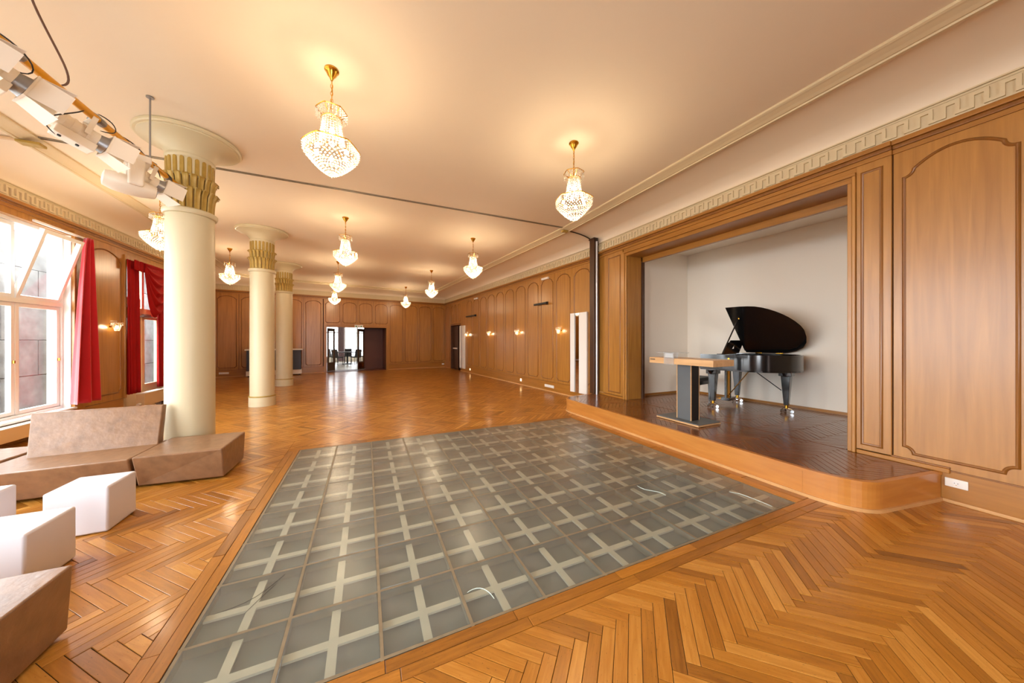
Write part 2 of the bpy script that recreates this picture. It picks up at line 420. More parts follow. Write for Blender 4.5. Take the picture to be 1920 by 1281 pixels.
class PlankMesh:
    def __init__(s): s.V = []; s.F = []; s.UV = []; s.T = []
    def add(s, polys, c, ang, z, tone, gap=0.0014, cham=0.0014, depth=0.004, simple=False):
        ca, sa = math.cos(-ang), math.sin(-ang); ru, rv = random.random() * 9, random.random() * 9
        tx, ty = random.gauss(0, 0.004), random.gauss(0, 0.004)
        uvf = lambda p: (ru + (p[0] - c[0]) * ca - (p[1] - c[1]) * sa, rv + (p[0] - c[0]) * sa + (p[1] - c[1]) * ca)
        zf = lambda p: z + (p[0] - c[0]) * tx + (p[1] - c[1]) * ty
        for poly in polys:
            n = len(poly); o = shrink(poly, gap); i = shrink(poly, gap + cham); b0 = len(s.V)
            if simple:
                for p in o: s.V.append((p[0], p[1], zf(p)))
                s.F.append([b0 + k for k in range(n)]); s.UV += [uvf(p) for p in o]; s.T.append(tone); continue
            for p in i: s.V.append((p[0], p[1], zf(p)))
            for p in o: s.V.append((p[0], p[1], zf(p) - cham * 0.6))
            for p in o: s.V.append((p[0], p[1], z - depth))
            s.F.append([b0 + k for k in range(n)]); s.UV += [uvf(p) for p in i]; s.T.append(tone)
            for k in range(n):
                k2 = (k + 1) % n
                for r in (0, n):
                    s.F.append([b0 + r + k, b0 + r + k2, b0 + r + n + k2, b0 + r + n + k]); pp = (i, o)[r > 0]
                    s.UV += [uvf(o[k]), uvf(o[k2]), uvf(o[k2]), uvf(o[k])]; s.T.append(tone)
    def build(s, name, material, parent):
        me = bpy.data.meshes.new(name); me.from_pydata(s.V, [], s.F)
        uv = me.uv_layers.new(name='UVMap'); uv.data.foreach_set('uv', [c for p in s.UV for c in p])
        at = me.attributes.new('tone', 'FLOAT', 'FACE'); at.data.foreach_set('value', s.T)
        me.materials.append(M[material]); me.update()
        return link(name, me, parent)
floor = struct(MB().prism([(4.95, -3.6), (4.95, 6.0), (4.05, 17.6), (-5.7, 16.4), (-4.7, 10.9), (-4.7, -3.6)], -0.30, -0.26).build('floor', 'floor_joint'))
# sub-floor slabs round the glass opening
sub = MB(); pl = [(4.95, -3.6), (4.95, 6.0), (4.05, 17.6), (-5.7, 16.4), (-4.7, 10.9), (-4.7, -3.6)]
for q in minus_rect(pl, (GX0 - 0.01, GX1 + 0.01, GY0 - 0.01, GY1 + 0.01)): sub.prism(q, -0.26, -0.004)
sub.build('subfloor', 'floor_joint', floor)
def inside_room(c):
    x, y = c
    if y < -1.2 or x < -5.6: return False
    if x > 4.97 or x > 5.05 - max(0, y - 6.2) * 0.0885: return False
    if y > 17.15 + 0.134 * x: return False
    if x < -4.68 and y < 10: return False
    if x > 3.95 and 1.4 < y < 5.6: return False
    return True
near, far = [], []
for poly, c, ang in herringbone(0.797 - 0.3014, 1.558, 0.0609, 7, -5.8, 5.1, -1.2, 18.0):
    if not inside_room(c): continue
    polys = minus_rect(poly, (BX0, BX1, BY0, BY1)) if (BX0 - 0.3 < c[0] < BX1 + 0.3 and BY0 - 0.3 < c[1] < BY1 + 0.3) else [poly]
    if not polys: continue
    sc_ = max(seen(*p) for p in poly + [c]) * sum(area(q) for q in polys)
    near.append((sc_, polys, c, ang))
near.sort(key=lambda t: -t[0])
def tone(): return min(0.98, max(0.02, random.gauss(0.5, 0.12)))
for k, (sc_, polys, c, ang) in enumerate(near[:300]):
    pm = PlankMesh(); pm.add(polys, c, ang, random.gauss(0, 0.0002), tone()); pm.build('parquet_plank', 'parquet', floor)
pm = PlankMesh()
for sc_, polys, c, ang in near[300:]:
    pm.add(polys, c, ang, random.gauss(0, 0.0002), tone(), simple=math.hypot(*c) > 5)
o = pm.build('parquet_field', 'parquet', floor); o['kind'] = 'stuff'
def border_run(x0, x1, y0, y1, along_x, step):
    a, b = (x0, x1) if along_x else (y0, y1); t = a - random.random() * step * 0.6
    while t < b:
        e = t + step * random.uniform(0.7, 1.2); p, q = max(t, a), min(e, b); t = e
        if q - p < 0.02: continue
        poly = [(p, y0), (q, y0), (q, y1), (p, y1)] if along_x else [(x0, p), (x1, p), (x1, q), (x0, q)]
        pm = PlankMesh(); c = ((poly[0][0] + poly[2][0]) / 2, (poly[0][1] + poly[2][1]) / 2)
        pm.add([poly], c, 0 if along_x else PI / 2, random.gauss(0, 0.0002), tone() * 0.8); pm.build('border_plank', 'parquet', floor)
h = (GY0 - 0.012 - BY0) / 2
for k in range(2):
    border_run(BX0, BX1, BY0 + k * h, BY0 + (k + 1) * h, True, 0.62)
    border_run(BX0, BX1, GY1 + 0.012 + k * 0.0615, GY1 + 0.012 + (k + 1) * 0.0615, True, 0.7)
    w = (GX0 - 0.012 - BX0) / 2
    border_run(BX0 + k * w, BX0 + (k + 1) * w, GY0 - 0.012, GY1 + 0.012, False, 0.9)
    w = (BX1 - GX1 - 0.012) / 2
    border_run(GX1 + 0.012 + k * w, GX1 + 0.012 + (k + 1) * w, GY0 - 0.012, GY1 + 0.012, False, 0.9)

# ---------------------------------------------------------------- glass floor
gf = tag(empty('glass_floor', (GX0, GY0, -0.25)), 'walkable floor light of square glass panes in rusty frames, set into the parquet', 'glass floor')
gf.location = (0, 0, 0)
px, py = (GX1 - GX0) / NX, (GY1 - GY0) / NY
pane = None
for i in range(NX):
    for j in range(NY):
        if pane is None:
            pane = MB().box((-px / 2 + 0.009, -py / 2 + 0.009, -0.016), (px / 2 - 0.009, py / 2 - 0.009, 0.0)).mesh('glass_pane'); pane.materials.append(M['floor_glass'])
        o = link('glass_pane', pane, gf, 0.004, 2); o.location = (GX0 + (i + 0.5) * px, GY0 + (j + 0.5) * py, random.uniform(-0.0015, 0.0015))
        o.rotation_euler = (random.gauss(0, 0.003), random.gauss(0, 0.003), 0)
for i in range(NX + 1):
    x = GX0 + i * px
    B('frame_bar', (x - 0.008, GY0 - 0.012, -0.05), (x + 0.008, GY1 + 0.012, -0.002), 'rust_frame', gf)
for j in range(NY + 1):
    y = GY0 + j * py
    B('frame_bar', (GX0 - 0.012, y - 0.008, -0.05), (GX1 + 0.012, y + 0.008, -0.0025), 'rust_frame', gf)
for i in range(NX):
    x = GX0 + (i + 0.5) * px; B('lattice_bar', (x - 0.021, GY0, -0.042), (x + 0.021, GY1, -0.030), 'lattice_bar', gf)
for j in range(NY):
    y = GY0 + (j + 0.5) * py; B('lattice_bar', (GX0, y - 0.021, -0.0425), (GX1, y + 0.021, -0.0305), 'lattice_bar', gf)
B('tray', (GX0 - 0.012, GY0 - 0.012, -0.10), (GX1 + 0.012, GY1 + 0.012, -0.058), 'grey_panel', gf)

for k, pts in enumerate([[(-0.753, 2.197), (-0.654, 2.206), (-0.566, 2.24), (-0.493, 2.335), (-0.452, 2.406)], [(-0.593, 2.125), (-0.55, 2.216), (-0.474, 2.345)], [(0.523, 1.786), (0.565, 1.802), (0.61, 1.793), (0.637, 1.758), (0.651, 1.715), (0.654, 1.677)], [(2.461, 2.422), (2.448, 2.308), (2.53, 2.247), (2.556, 2.2), (2.548, 2.134)], [(3.149, 1.948), (3.219, 1.893), (3.225, 1.791), (3.23, 1.695), (3.226, 1.606)]]):
    o = MB().tube([(x, y, 0.0022) for x, y in pts], 0.0016 if k < 2 else 0.003, 5).build('crack', 'cable_black' if k < 2 else 'crack_edge', gf, smooth=True); o.modifiers.new('sub', 'SUBSURF').render_levels = 1

# ---------------------------------------------------------------- stage
stage = tag(empty('stage_platform', (0, 0, 0)), 'low wooden stage with a rounded front corner beside the glass floor', 'stage')
def bez(a, b, c, n): return [((1 - t) ** 2 * a[0] + 2 * t * (1 - t) * b[0] + t * t * c[0], (1 - t) ** 2 * a[1] + 2 * t * (1 - t) * b[1] + t * t * c[1]) for t in [k / n for k in range(n + 1)]]
NB = 14
front = [(4.752, 1.057)] + bez((3.97, 1.185), (3.725, 1.23), (3.725, 1.62), NB) + [(3.73, 3.3)] + bez((3.735, 5.36), (3.74, 5.70), (3.98, 5.73), 8) + [(4.752, 5.85)]
MB().prism(front, 0.0, SZ - 0.022).build('core', 'riser_wood', stage)
def ribbon(path, off, z0, z1, thick):
    """plate standing along a plan path, moved out by off"""
    m = MB(); n = len(path); L_, R_ = [], []
    for i in range(n):
        a = Vector(path[max(0, i - 1)]); b = Vector(path[min(n - 1, i + 1)]); d = (b - a).normalized(); nn = Vector((-d.y, d.x)); p = Vector(path[i])
        L_.append(p + nn * off); R_.append(p + nn * (off + thick))
    for i in range(n - 1):
        q = [L_[i], L_[i + 1], R_[i + 1], R_[i]]; m.prism([(p.x, p.y) for p in q], z0, z1)
    return m
rf = front[::-1]
ribbon(rf[-(NB + 1) - 1:-1], 0.0, 0.028, SZ - 0.026, -0.006).build('riser_corner', 'riser_wood', stage, smooth=True, angle=0.5)
ribbon(rf[:-(NB + 1)], 0.0, 0.028, SZ - 0.026, -0.008).build('riser', 'riser_wood', stage, smooth=True, angle=0.5)
ribbon(rf[-2:], 0.0, 0.028, SZ - 0.026, -0.006).build('riser_end', 'riser_wood', stage)
ribbon(rf, 0.0, 0.0, 0.03, -0.022).build('riser_trim', 'light_trim', stage)
ribbon(rf, 0.03, SZ - 0.026, SZ - 0.001, -0.045).build('nosing', 'riser_wood', stage)
MB().prism(front, SZ - 0.022, SZ - 0.004).build('deck', 'floor_joint', stage)
alcove_floor = struct(MB().prism([(4.772, 1.68), (4.772, 4.90), (5.15, 4.90), (5.15, 5.12), (6.79, 5.12), (7.0, 1.12), (5.15, 1.12), (5.15, 1.68)], 0.0, SZ - 0.004).build('floor_alcove', 'floor_joint'))
cen = Vector((4.3, 3.4)); edge = []
for i, p in enumerate(front):
    d = (Vector(front[min(len(front) - 1, i + 1)]) - Vector(front[max(0, i - 1)])).normalized(); nn = Vector((-d.y, d.x))
    if nn.dot(cen - Vector(p)) < 0: nn = -nn
    edge.append(tuple(Vector(p) + nn * 0.031))
def clip_convex(poly, hull):
    for i in range(len(hull)):
        a, b = hull[i], hull[(i + 1) % len(hull)]; dx, dy = b[0] - a[0], b[1] - a[1]
        sg = 1 if (dx * (cen.y - a[1]) - dy * (cen.x - a[0])) > 0 else -1
        poly = clip(poly, lambda p: sg * (dx * (p[1] - a[1]) - dy * (p[0] - a[0])))
        if len(poly) < 3: return []
    return poly if area(poly) > 5e-5 else []
alc_hull = [(5.16, 1.12), (5.16, 5.10), (6.785, 5.10), (6.995, 1.12)]
gate = [(4.772, 1.69), (4.772, 4.89), (5.16, 4.89), (5.16, 1.69)]
sp, ap = [], []
for poly, c, ang in herringbone(4.0, 2.0, 0.0609, 7, 3.4, 7.3, 0.8, 6.1):
    d = c[0] * math.sin(YAW) + c[1] * math.cos(YAW)
    q = clip_convex(poly, edge)
    if q: sp.append((area(q) / d ** 3, [q], c, ang))
    cen = Vector((5.0, 3.4)); g_ = clip_convex(poly, gate); cen = Vector((6.0, 3.4)); h_ = clip_convex(poly, alc_hull); cen = Vector((4.3, 3.4))
    qs = [x_ for x_ in (g_, h_) if x_]
    if qs: ap.append(((sum(map(area, qs)) / d ** 3) if c[1] > 1.68 + (c[0] - 4.77) * 0.35 else 0, qs, c, ang))
for lst, par, cap_ in ((sp, stage, 220), (ap, alcove_floor, 240)):
    lst.sort(key=lambda t: -t[0])
    for sc_, polys, c, ang in lst[:cap_]:
        pm = PlankMesh(); pm.add(polys, c, ang, SZ + random.gauss(0, 0.0002), tone(), depth=0.012); pm.build('stage_plank', 'stage_parquet', par)
    pm = PlankMesh()
    for sc_, polys, c, ang in lst[cap_:]: pm.add(polys, c, ang, SZ + random.gauss(0, 0.0002), tone(), depth=0.012)
    if pm.V: o = pm.build('plank_field', 'stage_parquet', par); o['kind'] = 'stuff'

# ---------------------------------------------------------------- walls: builders
HALF = [(-0.013, 0.0), (-0.010, 0.008), (0.0, 0.013), (0.010, 0.008), (0.013, 0.0)]
def panel_path(s0, s1, z0, z1, arch=0.10, notch=0.055, bottom=True):
    p = []
    if bottom:
        p += [(s0 + notch * math.cos(a), z0 + notch * math.sin(a)) for a in [PI / 2 - PI / 2 * k / 5 for k in range(6)]]
        p += [(s1 + notch * math.cos(a), z0 + notch * math.sin(a)) for a in [PI - PI / 2 * k / 5 for k in range(6)]]
    else: p += [(s0, z0), (s1, z0)]
    if arch > 0:
        zs = z1 - arch - notch
        p += [(s1 + notch * math.cos(a), zs + notch + notch * math.sin(a)) for a in [-PI / 2 - PI / 2 * k / 5 for k in range(6)]]
        w = (s1 - s0) / 2 - notch; cx = (s0 + s1) / 2
        for k in range(1, 14):
            t = -1 + 2 * k / 14; p.append((cx - w * t, z1 - arch + arch * (1 - t * t)))
        p += [(s0 + notch * math.cos(a), zs + notch + notch * math.sin(a)) for a in [0 - PI / 2 * k / 5 for k in range(6)]]
    else: p += [(s1, z1), (s0, z1)]
    return p
def bay(fr, par, s0, s1, z0, z1, inset, pz0, pz1, arch=0.10, notch=0.055, bottom=True, n=0.012, prof=HALF):
    """one board of panelling with its raised moulding"""
    b = B('wall_panel', (s0 + 0.003, 0.0, z0), (s1 - 0.003, n, z1), 'wall_wood', par, 0.003, fr)
    m = MB(fr); m.sweep(panel_path(s0 + inset, s1 - inset, pz0, pz1, arch, notch, bottom), [(o, n + h_) for o, h_ in prof]); m.build('panel_moulding', 'moulding_wood', b, smooth=True, angle=0.9)
    return b
def cornice(fr, par, s0, s1, zb=3.29, n=0.0):
    B('cornice_board', (s0, 0, zb), (s1, 0.022 + n, zb + 0.045), 'wall_wood_rail', par, 0.003, fr)
    B('cornice_bead', (s0, 0, zb + 0.045), (s1, 0.036 + n, zb + 0.085), 'moulding_wood', par, 0.008, fr)
    B('cornice_cap', (s0, 0, zb + 0.085), (s1, 0.056 + n, zb + 0.13), 'wall_wood_rail', par, 0.006, fr)
KEY = 0.1466
def frieze(fr, s0, s1, zb, name):
    o = struct(B(name, (s0, -0.05, zb), (s1, 0.030, zb + 0.20), 'cream_plaster', None, 0, fr))
    B('fillet', (s0, 0.03, zb + 0.165), (s1, 0.040, zb + 0.178), 'cream_plaster', o, 0.003, fr)
    B('fillet', (s0, 0.03, zb + 0.186), (s1, 0.050, zb + 0.20), 'cream_plaster', o, 0.003, fr)
    m = MB(fr); t = KEY / 4; z0, z1 = zb + 0.022, zb + 0.148; w = 0.026; n1, n2 = 0.030, 0.050
    k = s0
    while k < s1 - KEY:
        m.box((k, n1, z0), (k + w, n2, z1)); m.box((k + w, n1, z1 - w), (k + KEY / 2 + 0.0, n2, z1))
        m.box((k + KEY / 2, n1, z0), (k + KEY / 2 + w, n2, z1)); m.box((k + KEY / 2 + w, n1, z0), (k + KEY, n2, z0 + w)); k += KEY
    m.build('meander_band', 'cream_plaster', o)
    return o
def baseboard(fr, s0, s1, name, h_=0.275, z0=0.0, n=0.016):
    o = struct(B(name, (s0, 0, z0), (s1, n, h_), 'wall_wood_rail', None, 0.003, fr))
    B('shoe_moulding', (s0, n, z0), (s1, n + 0.018, z0 + 0.03), 'light_trim', o, 0.006, fr)
    B('cap_bead', (s0, 0, h_), (s1, n + 0.006, h_ + 0.014), 'moulding_wood', o, 0.004, fr)
    return o

# near right wall with the stage opening
OY0, OY1, OZ = 1.672, 4.91, 3.14
wr = MB(RW)
wr.box((-3.6, -0.30, 0), (OY0 - 0.0, 0, ZC)); wr.box((OY0, -0.30, OZ + 0.03), (OY1, 0, ZC)); wr.box((OY1, -0.30, 0), (5.88, 0, ZC))
wall_right = struct(wr.build('wall_right', 'wall_backing'))
for k in range(6):
    s1 = 1.346 - k * 0.746
    bay(RW, wall_right, s1 - 0.746, s1, 0.285, 3.29, 0.072, 0.365, 3.20, 0.11, 0.062)
for s0, s1, a, b in ((1.346, 1.602, 1.419, 1.557), (5.012, 5.607, 5.09, 5.43)):
    p = B('pilaster', (s0 + 0.004, 0, 0.30), (s1, 0.03, 3.29), 'wall_wood', wall_right, 0.004, RW)
    m = MB(RW); m.sweep([(a, 0.37), (b, 0.37), (b, 3.2), (a, 3.2)], [(o_, 0.03 + h_ * 0.8) for o_, h_ in HALF]); m.build('panel_moulding', 'moulding_wood', p, smooth=True, angle=0.9)
B('wall_panel', (5.607, 0, 0.28), (5.88, 0.012, 3.29), 'wall_wood', wall_right, 0.003, RW)
for s0, s1, nn in ((1.602, 1.632, 0.05), (1.632, 1.672, 0.036), (4.91, 4.955, 0.036), (4.955, 5.002, 0.052)):
    B('frame_stile', (s0 + 0.001, 0, SZ), (s1 - 0.001, nn, 3.14 if 1.63 < s0 < 4.95 else 3.20), 'wall_wood', wall_right, 0.006, RW)
B('frame_head', (1.632, 0, 3.14), (4.955, 0.036, 3.18), 'wall_wood_rail', wall_right, 0.005, RW)
B('frame_head', (1.602, 0, 3.20), (5.002, 0.052, 3.235), 'wall_wood_rail', wall_right, 0.006, RW)
B('frame_head', (1.602, 0, 3.18), (5.002, 0.024, 3.29), 'wall_wood_rail', wall_right, 0.003, RW)
# jambs and soffit
B('jamb_lining', (OY1 - 0.004, -0.36, SZ), (OY1 + 0.02, 0.0, OZ), 'wall_wood', wall_right, 0.003, RW)
B('jamb_lining', (OY0 - 0.02, -0.36, SZ), (OY0 + 0.004, 0.0, OZ), 'wall_wood', wall_right, 0.003, RW)
B('soffit_lining', (OY0 - 0.02, -0.36, OZ), (OY1 + 0.02, 0.0, OZ + 0.02), 'wall_wood_rail', wall_right, 0.003, RW)
B('inner_frame', (OY1 - 0.03, -0.43, SZ), (OY1 + 0.25, -0.37, OZ + 0.02), 'dark_wood', wall_right, 0.004, RW)
B('inner_frame', (OY0 - 0.25, -0.43, SZ), (OY0 + 0.03, -0.37, OZ + 0.02), 'dark_wood', wall_right, 0.004, RW)
B('inner_head', (OY0 - 0.25, -0.43, 3.045), (OY1 + 0.25, -0.37, OZ + 0.02), 'wall_wood_rail', wall_right, 0.004, RW)
cornice(RW, wall_right, -3.6, 1.346); cornice(RW, wall_right, 1.346, 5.607, n=0.018); cornice(RW, wall_right, 5.607, 5.88)
frieze(RW, -3.6, 5.88, 3.42, 'trim_1')
baseboard(RW, -3.6, 1.052, 'baseboard_right')
o = struct(B('trim_2', (1.0, 0, SZ), (1.60, 0.04, 0.30), 'wall_wood_rail', None, 0.006, RW)); B('cap_bead', (1.0, 0.0, 0.30), (1.60, 0.03, 0.315), 'moulding_wood', o, 0.004, RW)
o = struct(B('trim_3', (5.0, 0, SZ), (5.88, 0.04, 0.30), 'wall_wood_rail', None, 0.006, RW)); B('cap_bead', (5.0, 0.0, 0.30), (5.88, 0.03, 0.315), 'light_trim', o, 0.004, RW)
# alcove behind the opening
al = MB()
al.box((5.20, 5.13, SZ - 0.3), (7.1, 5.23, 3.5))
al.prism([(6.805, 5.2), (7.02, 1.1), (7.15, 1.1), (6.93, 5.2)], SZ - 0.3, 3.5)
al.box((5.20, 1.0, SZ - 0.3), (7.1, 1.1, 3.5)); al.box((5.2, 1.0, 3.42), (7.15, 5.23, 3.52))
alc = struct(al.build('wall_alcove', 'white_plaster'))
m = MB(); m.prism([(5.2, 5.115), (6.81, 5.115), (6.81, 5.13), (5.2, 5.13)], SZ, SZ + 0.045)
m.prism([(6.79, 5.13), (7.005, 1.1), (7.02, 1.1), (6.808, 5.13)], SZ, SZ + 0.045); struct(m.build('baseboard_alcove', 'wall_wood_rail'))
m = MB(); 
for dx in (0, 0.03): m.sphere((6.965 + dx * 0.02, 2.62 + dx, 2.86 + dx), 0.008)
m.build('wall_hook', 'black_matte', alc)

# far right wall
ZF = 3.45
FRL = frs(17.43)
fw = MB(FR); DS0, DS1 = frs(15.02), frs(16.42)
fw.box((-0.1, -0.25, 0), (DS0, 0, ZC)); fw.box((DS0, -0.25, 2.2), (DS1, 0, ZC)); fw.box((DS1, -0.25, 0), (FRL + 0.05, 0, ZC))
wall_far = struct(fw.build('wall_far_right', 'wall_backing'))
YC = [6.53 + 0.735 * k for k in range(11)]
for y in YC:
    bay(FR, wall_far, frs(y) - 0.369, frs(y) + 0.369, 0.28, 3.32, 0.085, 0.36, 3.22, 0.07, 0.06)
B('wall_panel', (0, 0, 0.28), (frs(YC[0]) - 0.37, 0.012, 3.32), 'wall_wood', wall_far, 0.003, FR)
e0 = frs(YC[-1]) + 0.37
B('wall_panel', (e0, 0, 0.28), (DS0 - 0.06, 0.012, 3.32), 'wall_wood', wall_far, 0.003, FR)
for k in range(3):
    w = (DS1 + 0.02 - DS0 + 0.06) / 3; a = DS0 - 0.06 + k * w
    bay(FR, wall_far, a, a + w, 2.28, 3.32, 0.075, 2.36, 3.22, 0.06, 0.05)
bay(FR, wall_far, DS1 + 0.06, FRL - 0.02, 0.28, 3.32, 0.12, 0.36, 3.22, 0.07, 0.06)
cornice(FR, wall_far, 0, FRL, 3.32); frieze(FR, 0.0, FRL, ZF, 'trim_4')
baseboard(FR, 0, DS0 - 0.06, 'baseboard_far_right'); baseboard(FR, DS1 + 0.06, FRL, 'baseboard_far_corner')
# dark side doorway
d1 = struct(empty('door_1', FR((DS0, 0, 0)))); d1.location = (0, 0, 0)
for a, b in ((DS0 - 0.06, DS0), (DS1, DS1 + 0.06)): B('door_casing', (a, 0, 0), (b, 0.03, 2.26), 'moulding_wood', d1, 0.004, FR)
B('door_casing', (DS0, 0, 2.2), (DS1, 0.03, 2.26), 'moulding_wood', d1, 0.004, FR)
MB(FR).box((DS0 - 0.05, -0.8, 0), (DS1 + 0.05, -0.75, 2.3)).box((DS0 - 0.05, -0.8, 0), (DS0, -0.25, 2.3)).box((DS1, -0.8, 0), (DS1 + 0.05, -0.25, 2.3)).box((DS0, -0.8, 2.2), (DS1, -0.25, 2.3)).box((DS0, -0.8, -0.02), (DS1, -0.0, 0.0)).build('recess', 'dark_wood', d1)
lf = B('door_leaf', (DS1 - 0.75, -0.14, 0.01), (DS1 - 0.01, -0.10, 2.18), 'dark_wood', d1, 0.004, FR); B('push_bar', (DS1 - 0.66, -0.10, 1.02), (DS1 - 0.1, -0.05, 1.08), 'white_paint', lf, 0.01, FR)
lf = B('door_leaf', (DS0 + 0.01, -0.55, 0.01), (DS0 + 0.62, -0.50, 2.18), 'moulding_wood', d1, 0.004, FR); B('notice', (DS0 + 0.2, -0.50, 0.95), (DS0 + 0.42, -0.49, 1.22), 'white_paint', lf, 0, FR)

# end wall with the wide doorway
BWL = bws(CORNER[0]); EX0, EX1, EZ = bws(-1.62), bws(0.90), 2.06
ew = MB(BW); ew.box((-0.35, -0.3, 0), (EX0, 0, ZC)); ew.box((EX0, -0.3, EZ), (EX1, 0, ZC)); ew.box((EX1, -0.3, 0), (BWL + 0.05, 0, ZC))
wall_end = struct(ew.build('wall_end', 'wall_backing'))
for k in range(5):
    c = bws(-2.13 - 0.72 * k); bay(BW, wall_end, c - 0.361, c + 0.361, 0.28, 3.32, 0.075, 0.36, 3.22, 0.07, 0.05)
for k in range(4):
    w = (EX1 - EX0 + 0.24) / 4; a = EX0 - 0.12 + k * w; bay(BW, wall_end, a, a + w, EZ + 0.12, 3.32, 0.07, EZ + 0.2, 3.22, 0.06, 0.05)
w = (BWL - EX1 - 0.12) / 4
for k in range(4):
    a = EX1 + 0.12 + k * w; bay(BW, wall_end, a, a + w, 0.28, 3.32, 0.065, 0.36, 3.22, 0.05, 0.05)
B('wall_panel', (-0.35, 0, 0.28), (bws(-2.13 - 0.72 * 4) - 0.362, 0.012, 3.32), 'wall_wood', wall_end, 0.003, BW)
cornice(BW, wall_end, -0.35, BWL, 3.32); frieze(BW, -0.3, BWL, ZF, 'trim_5')
baseboard(BW, -0.35, EX0 - 0.12, 'baseboard_end_left'); baseboard(BW, EX1 + 0.12, BWL, 'baseboard_end_right')
d2 = struct(empty('door_2'))
for a, b in ((EX0 - 0.12, EX0), (EX1, EX1 + 0.12)): B('door_casing', (a, -0.28, 0), (b, 0.03, EZ + 0.12), 'wall_wood', d2, 0.004, BW)
B('door_casing', (EX0, -0.28, EZ), (EX1, 0.03, EZ + 0.12), 'wall_wood_rail', d2, 0.004, BW)
def glazed_leaf(fr, a, b, n0, n1, mname, brass_plate):
    """door leaf from plan point a to b (wall coords)"""
    f2 = lambda p: fr((a[0] + (b[0] - a[0]) * p[0], a[1] + (b[1] - a[1]) * p[0] + p[1], p[2]))
    L_ = MB(f2); t = 0.02
    L_.box((0, -t, 0.02), (0.24, t, 2.02)); L_.box((0.76, -t, 0.02), (1, t, 2.02)); L_.box((0.24, -t, 1.88), (0.76, t, 2.02)); L_.box((0.24, -t, 0.02), (0.76, t, 0.42))
    for k in range(1, 3): L_.box((0.16, -t * 0.7, 0.42 + k * 0.49), (0.84, t * 0.7, 0.44 + k * 0.49))
    lf_ = L_.build('door_leaf', mname, d2)
    for k in range(3): MB(f2).box((0.16, -0.003, 0.43 + k * 0.49), (0.84, 0.003, 0.91 + k * 0.49)).build('pane', 'window_glass', lf_)
    if brass_plate: MB(f2).box((0.12, t, 0.10), (0.88, t + 0.004, 0.36)).build('kick_plate', 'brass', lf_)
    MB(f2).box((0.86, t, 1.0), (0.93, t + 0.05, 1.12)).build('handle', 'black_matte', lf_)
glazed_leaf(BW, (EX0 + 0.02, -0.32), (EX0 + 0.37, -0.84), 0, 0, 'door_wood', False)
glazed_leaf(BW, (EX0 + 1.66, -0.80), (EX0 + 1.30, -0.36), 0, 0, 'door_wood', True)
B('side_panel', (EX0 + 1.66, -0.99, 0.02), (EX1 + 0.5, -0.93, 2.3), 'maroon_panel', d2, 0, BW)
B('threshold', (EX0, -1.0, -0.01), (EX1, 0.02, 0.012), 'maroon_panel', d2, 0, BW)
B('lobby_ceiling', (EX0 - 0.4, -1.0, 2.25), (EX1 + 0.5, -0.28, 2.32), 'dark_wood', d2, 0, BW)
B('lobby_side', (EX0 - 0.10, -0.6, 0), (EX0 + 0.0, -0.28, 2.3), 'dark_wood', d2, 0, BW); B('lobby_side', (EX1 + 0.0, -1.0, 0), (EX1 + 0.1, -0.28, 2.3), 'maroon_panel', d2, 0, BW)

# far-left hidden wall, rear wall with an added opening for fill daylight
struct(B('wall_far_left', (-0.1, -0.2, 0), (5.6, 0, ZC), 'wall_wood', None, 0, FL))
m = MB(); xs = [-4.7] + [e for r_ in REAR_FILL for e in r_] + [5.0]
for k in range(0, len(xs), 2): m.box((xs[k], -3.8, 0), (xs[k + 1], -3.6, ZC))
for a, b in REAR_FILL: m.box((a, -3.8, 0), (b, -3.6, 0.7)); m.box((a, -3.8, 3.2), (b, -3.6, ZC))
struct(m.build('wall_rear', 'wall_wood'))

# ---------------------------------------------------------------- left wall with windows and garden door
WZ0, WZ1, TZ = 0.33, 3.20, 2.03
DY0, DY1, DZ = 9.22, 10.85, 3.12
lw = MB(LW)
edges = [-3.6] + [e for w_ in sorted(WINDOWS) for e in w_] + [DY0]
for k in range(0, len(edges), 2): lw.box((edges[k], -0.25, 0), (edges[k + 1], 0, ZC))
for a, b in WINDOWS: lw.box((a, -0.25, 0), (b, 0, WZ0)); lw.box((a, -0.25, WZ1), (b, 0, ZC))
lw.box((DY0, -0.25, DZ), (DY1, 0, ZC)); lw.box((DY1, -0.25, 0), (10.95, 0, ZC))
wall_left = struct(lw.build('wall_left', 'wall_wood'))
bay(LW, wall_left, 8.20, 9.215, 0.28, 3.29, 0.10, 0.42, 3.16, 0.10, 0.06)
B('wall_panel', (7.99, 0, 0.28), (8.197, 0.03, 3.29), 'wall_wood', wall_left, 0.004, LW)
cornice(LW, wall_left, -3.6, 10.95, 3.29); frieze(LW, -3.6, 10.95, 3.42, 'trim_6'); baseboard(LW, 7.95, 9.2, 'baseboard_left')
for s0, s1, z0, z1 in ((7.95, 7.99, 0.3, 3.29), (9.19, 9.24, 0.28, 3.2), (9.24, 10.85, 3.12, 3.20)): B('window_architrave', (s0, 0, z0), (s1, 0.045, z1), 'wall_wood', wall_left, 0.006, LW)
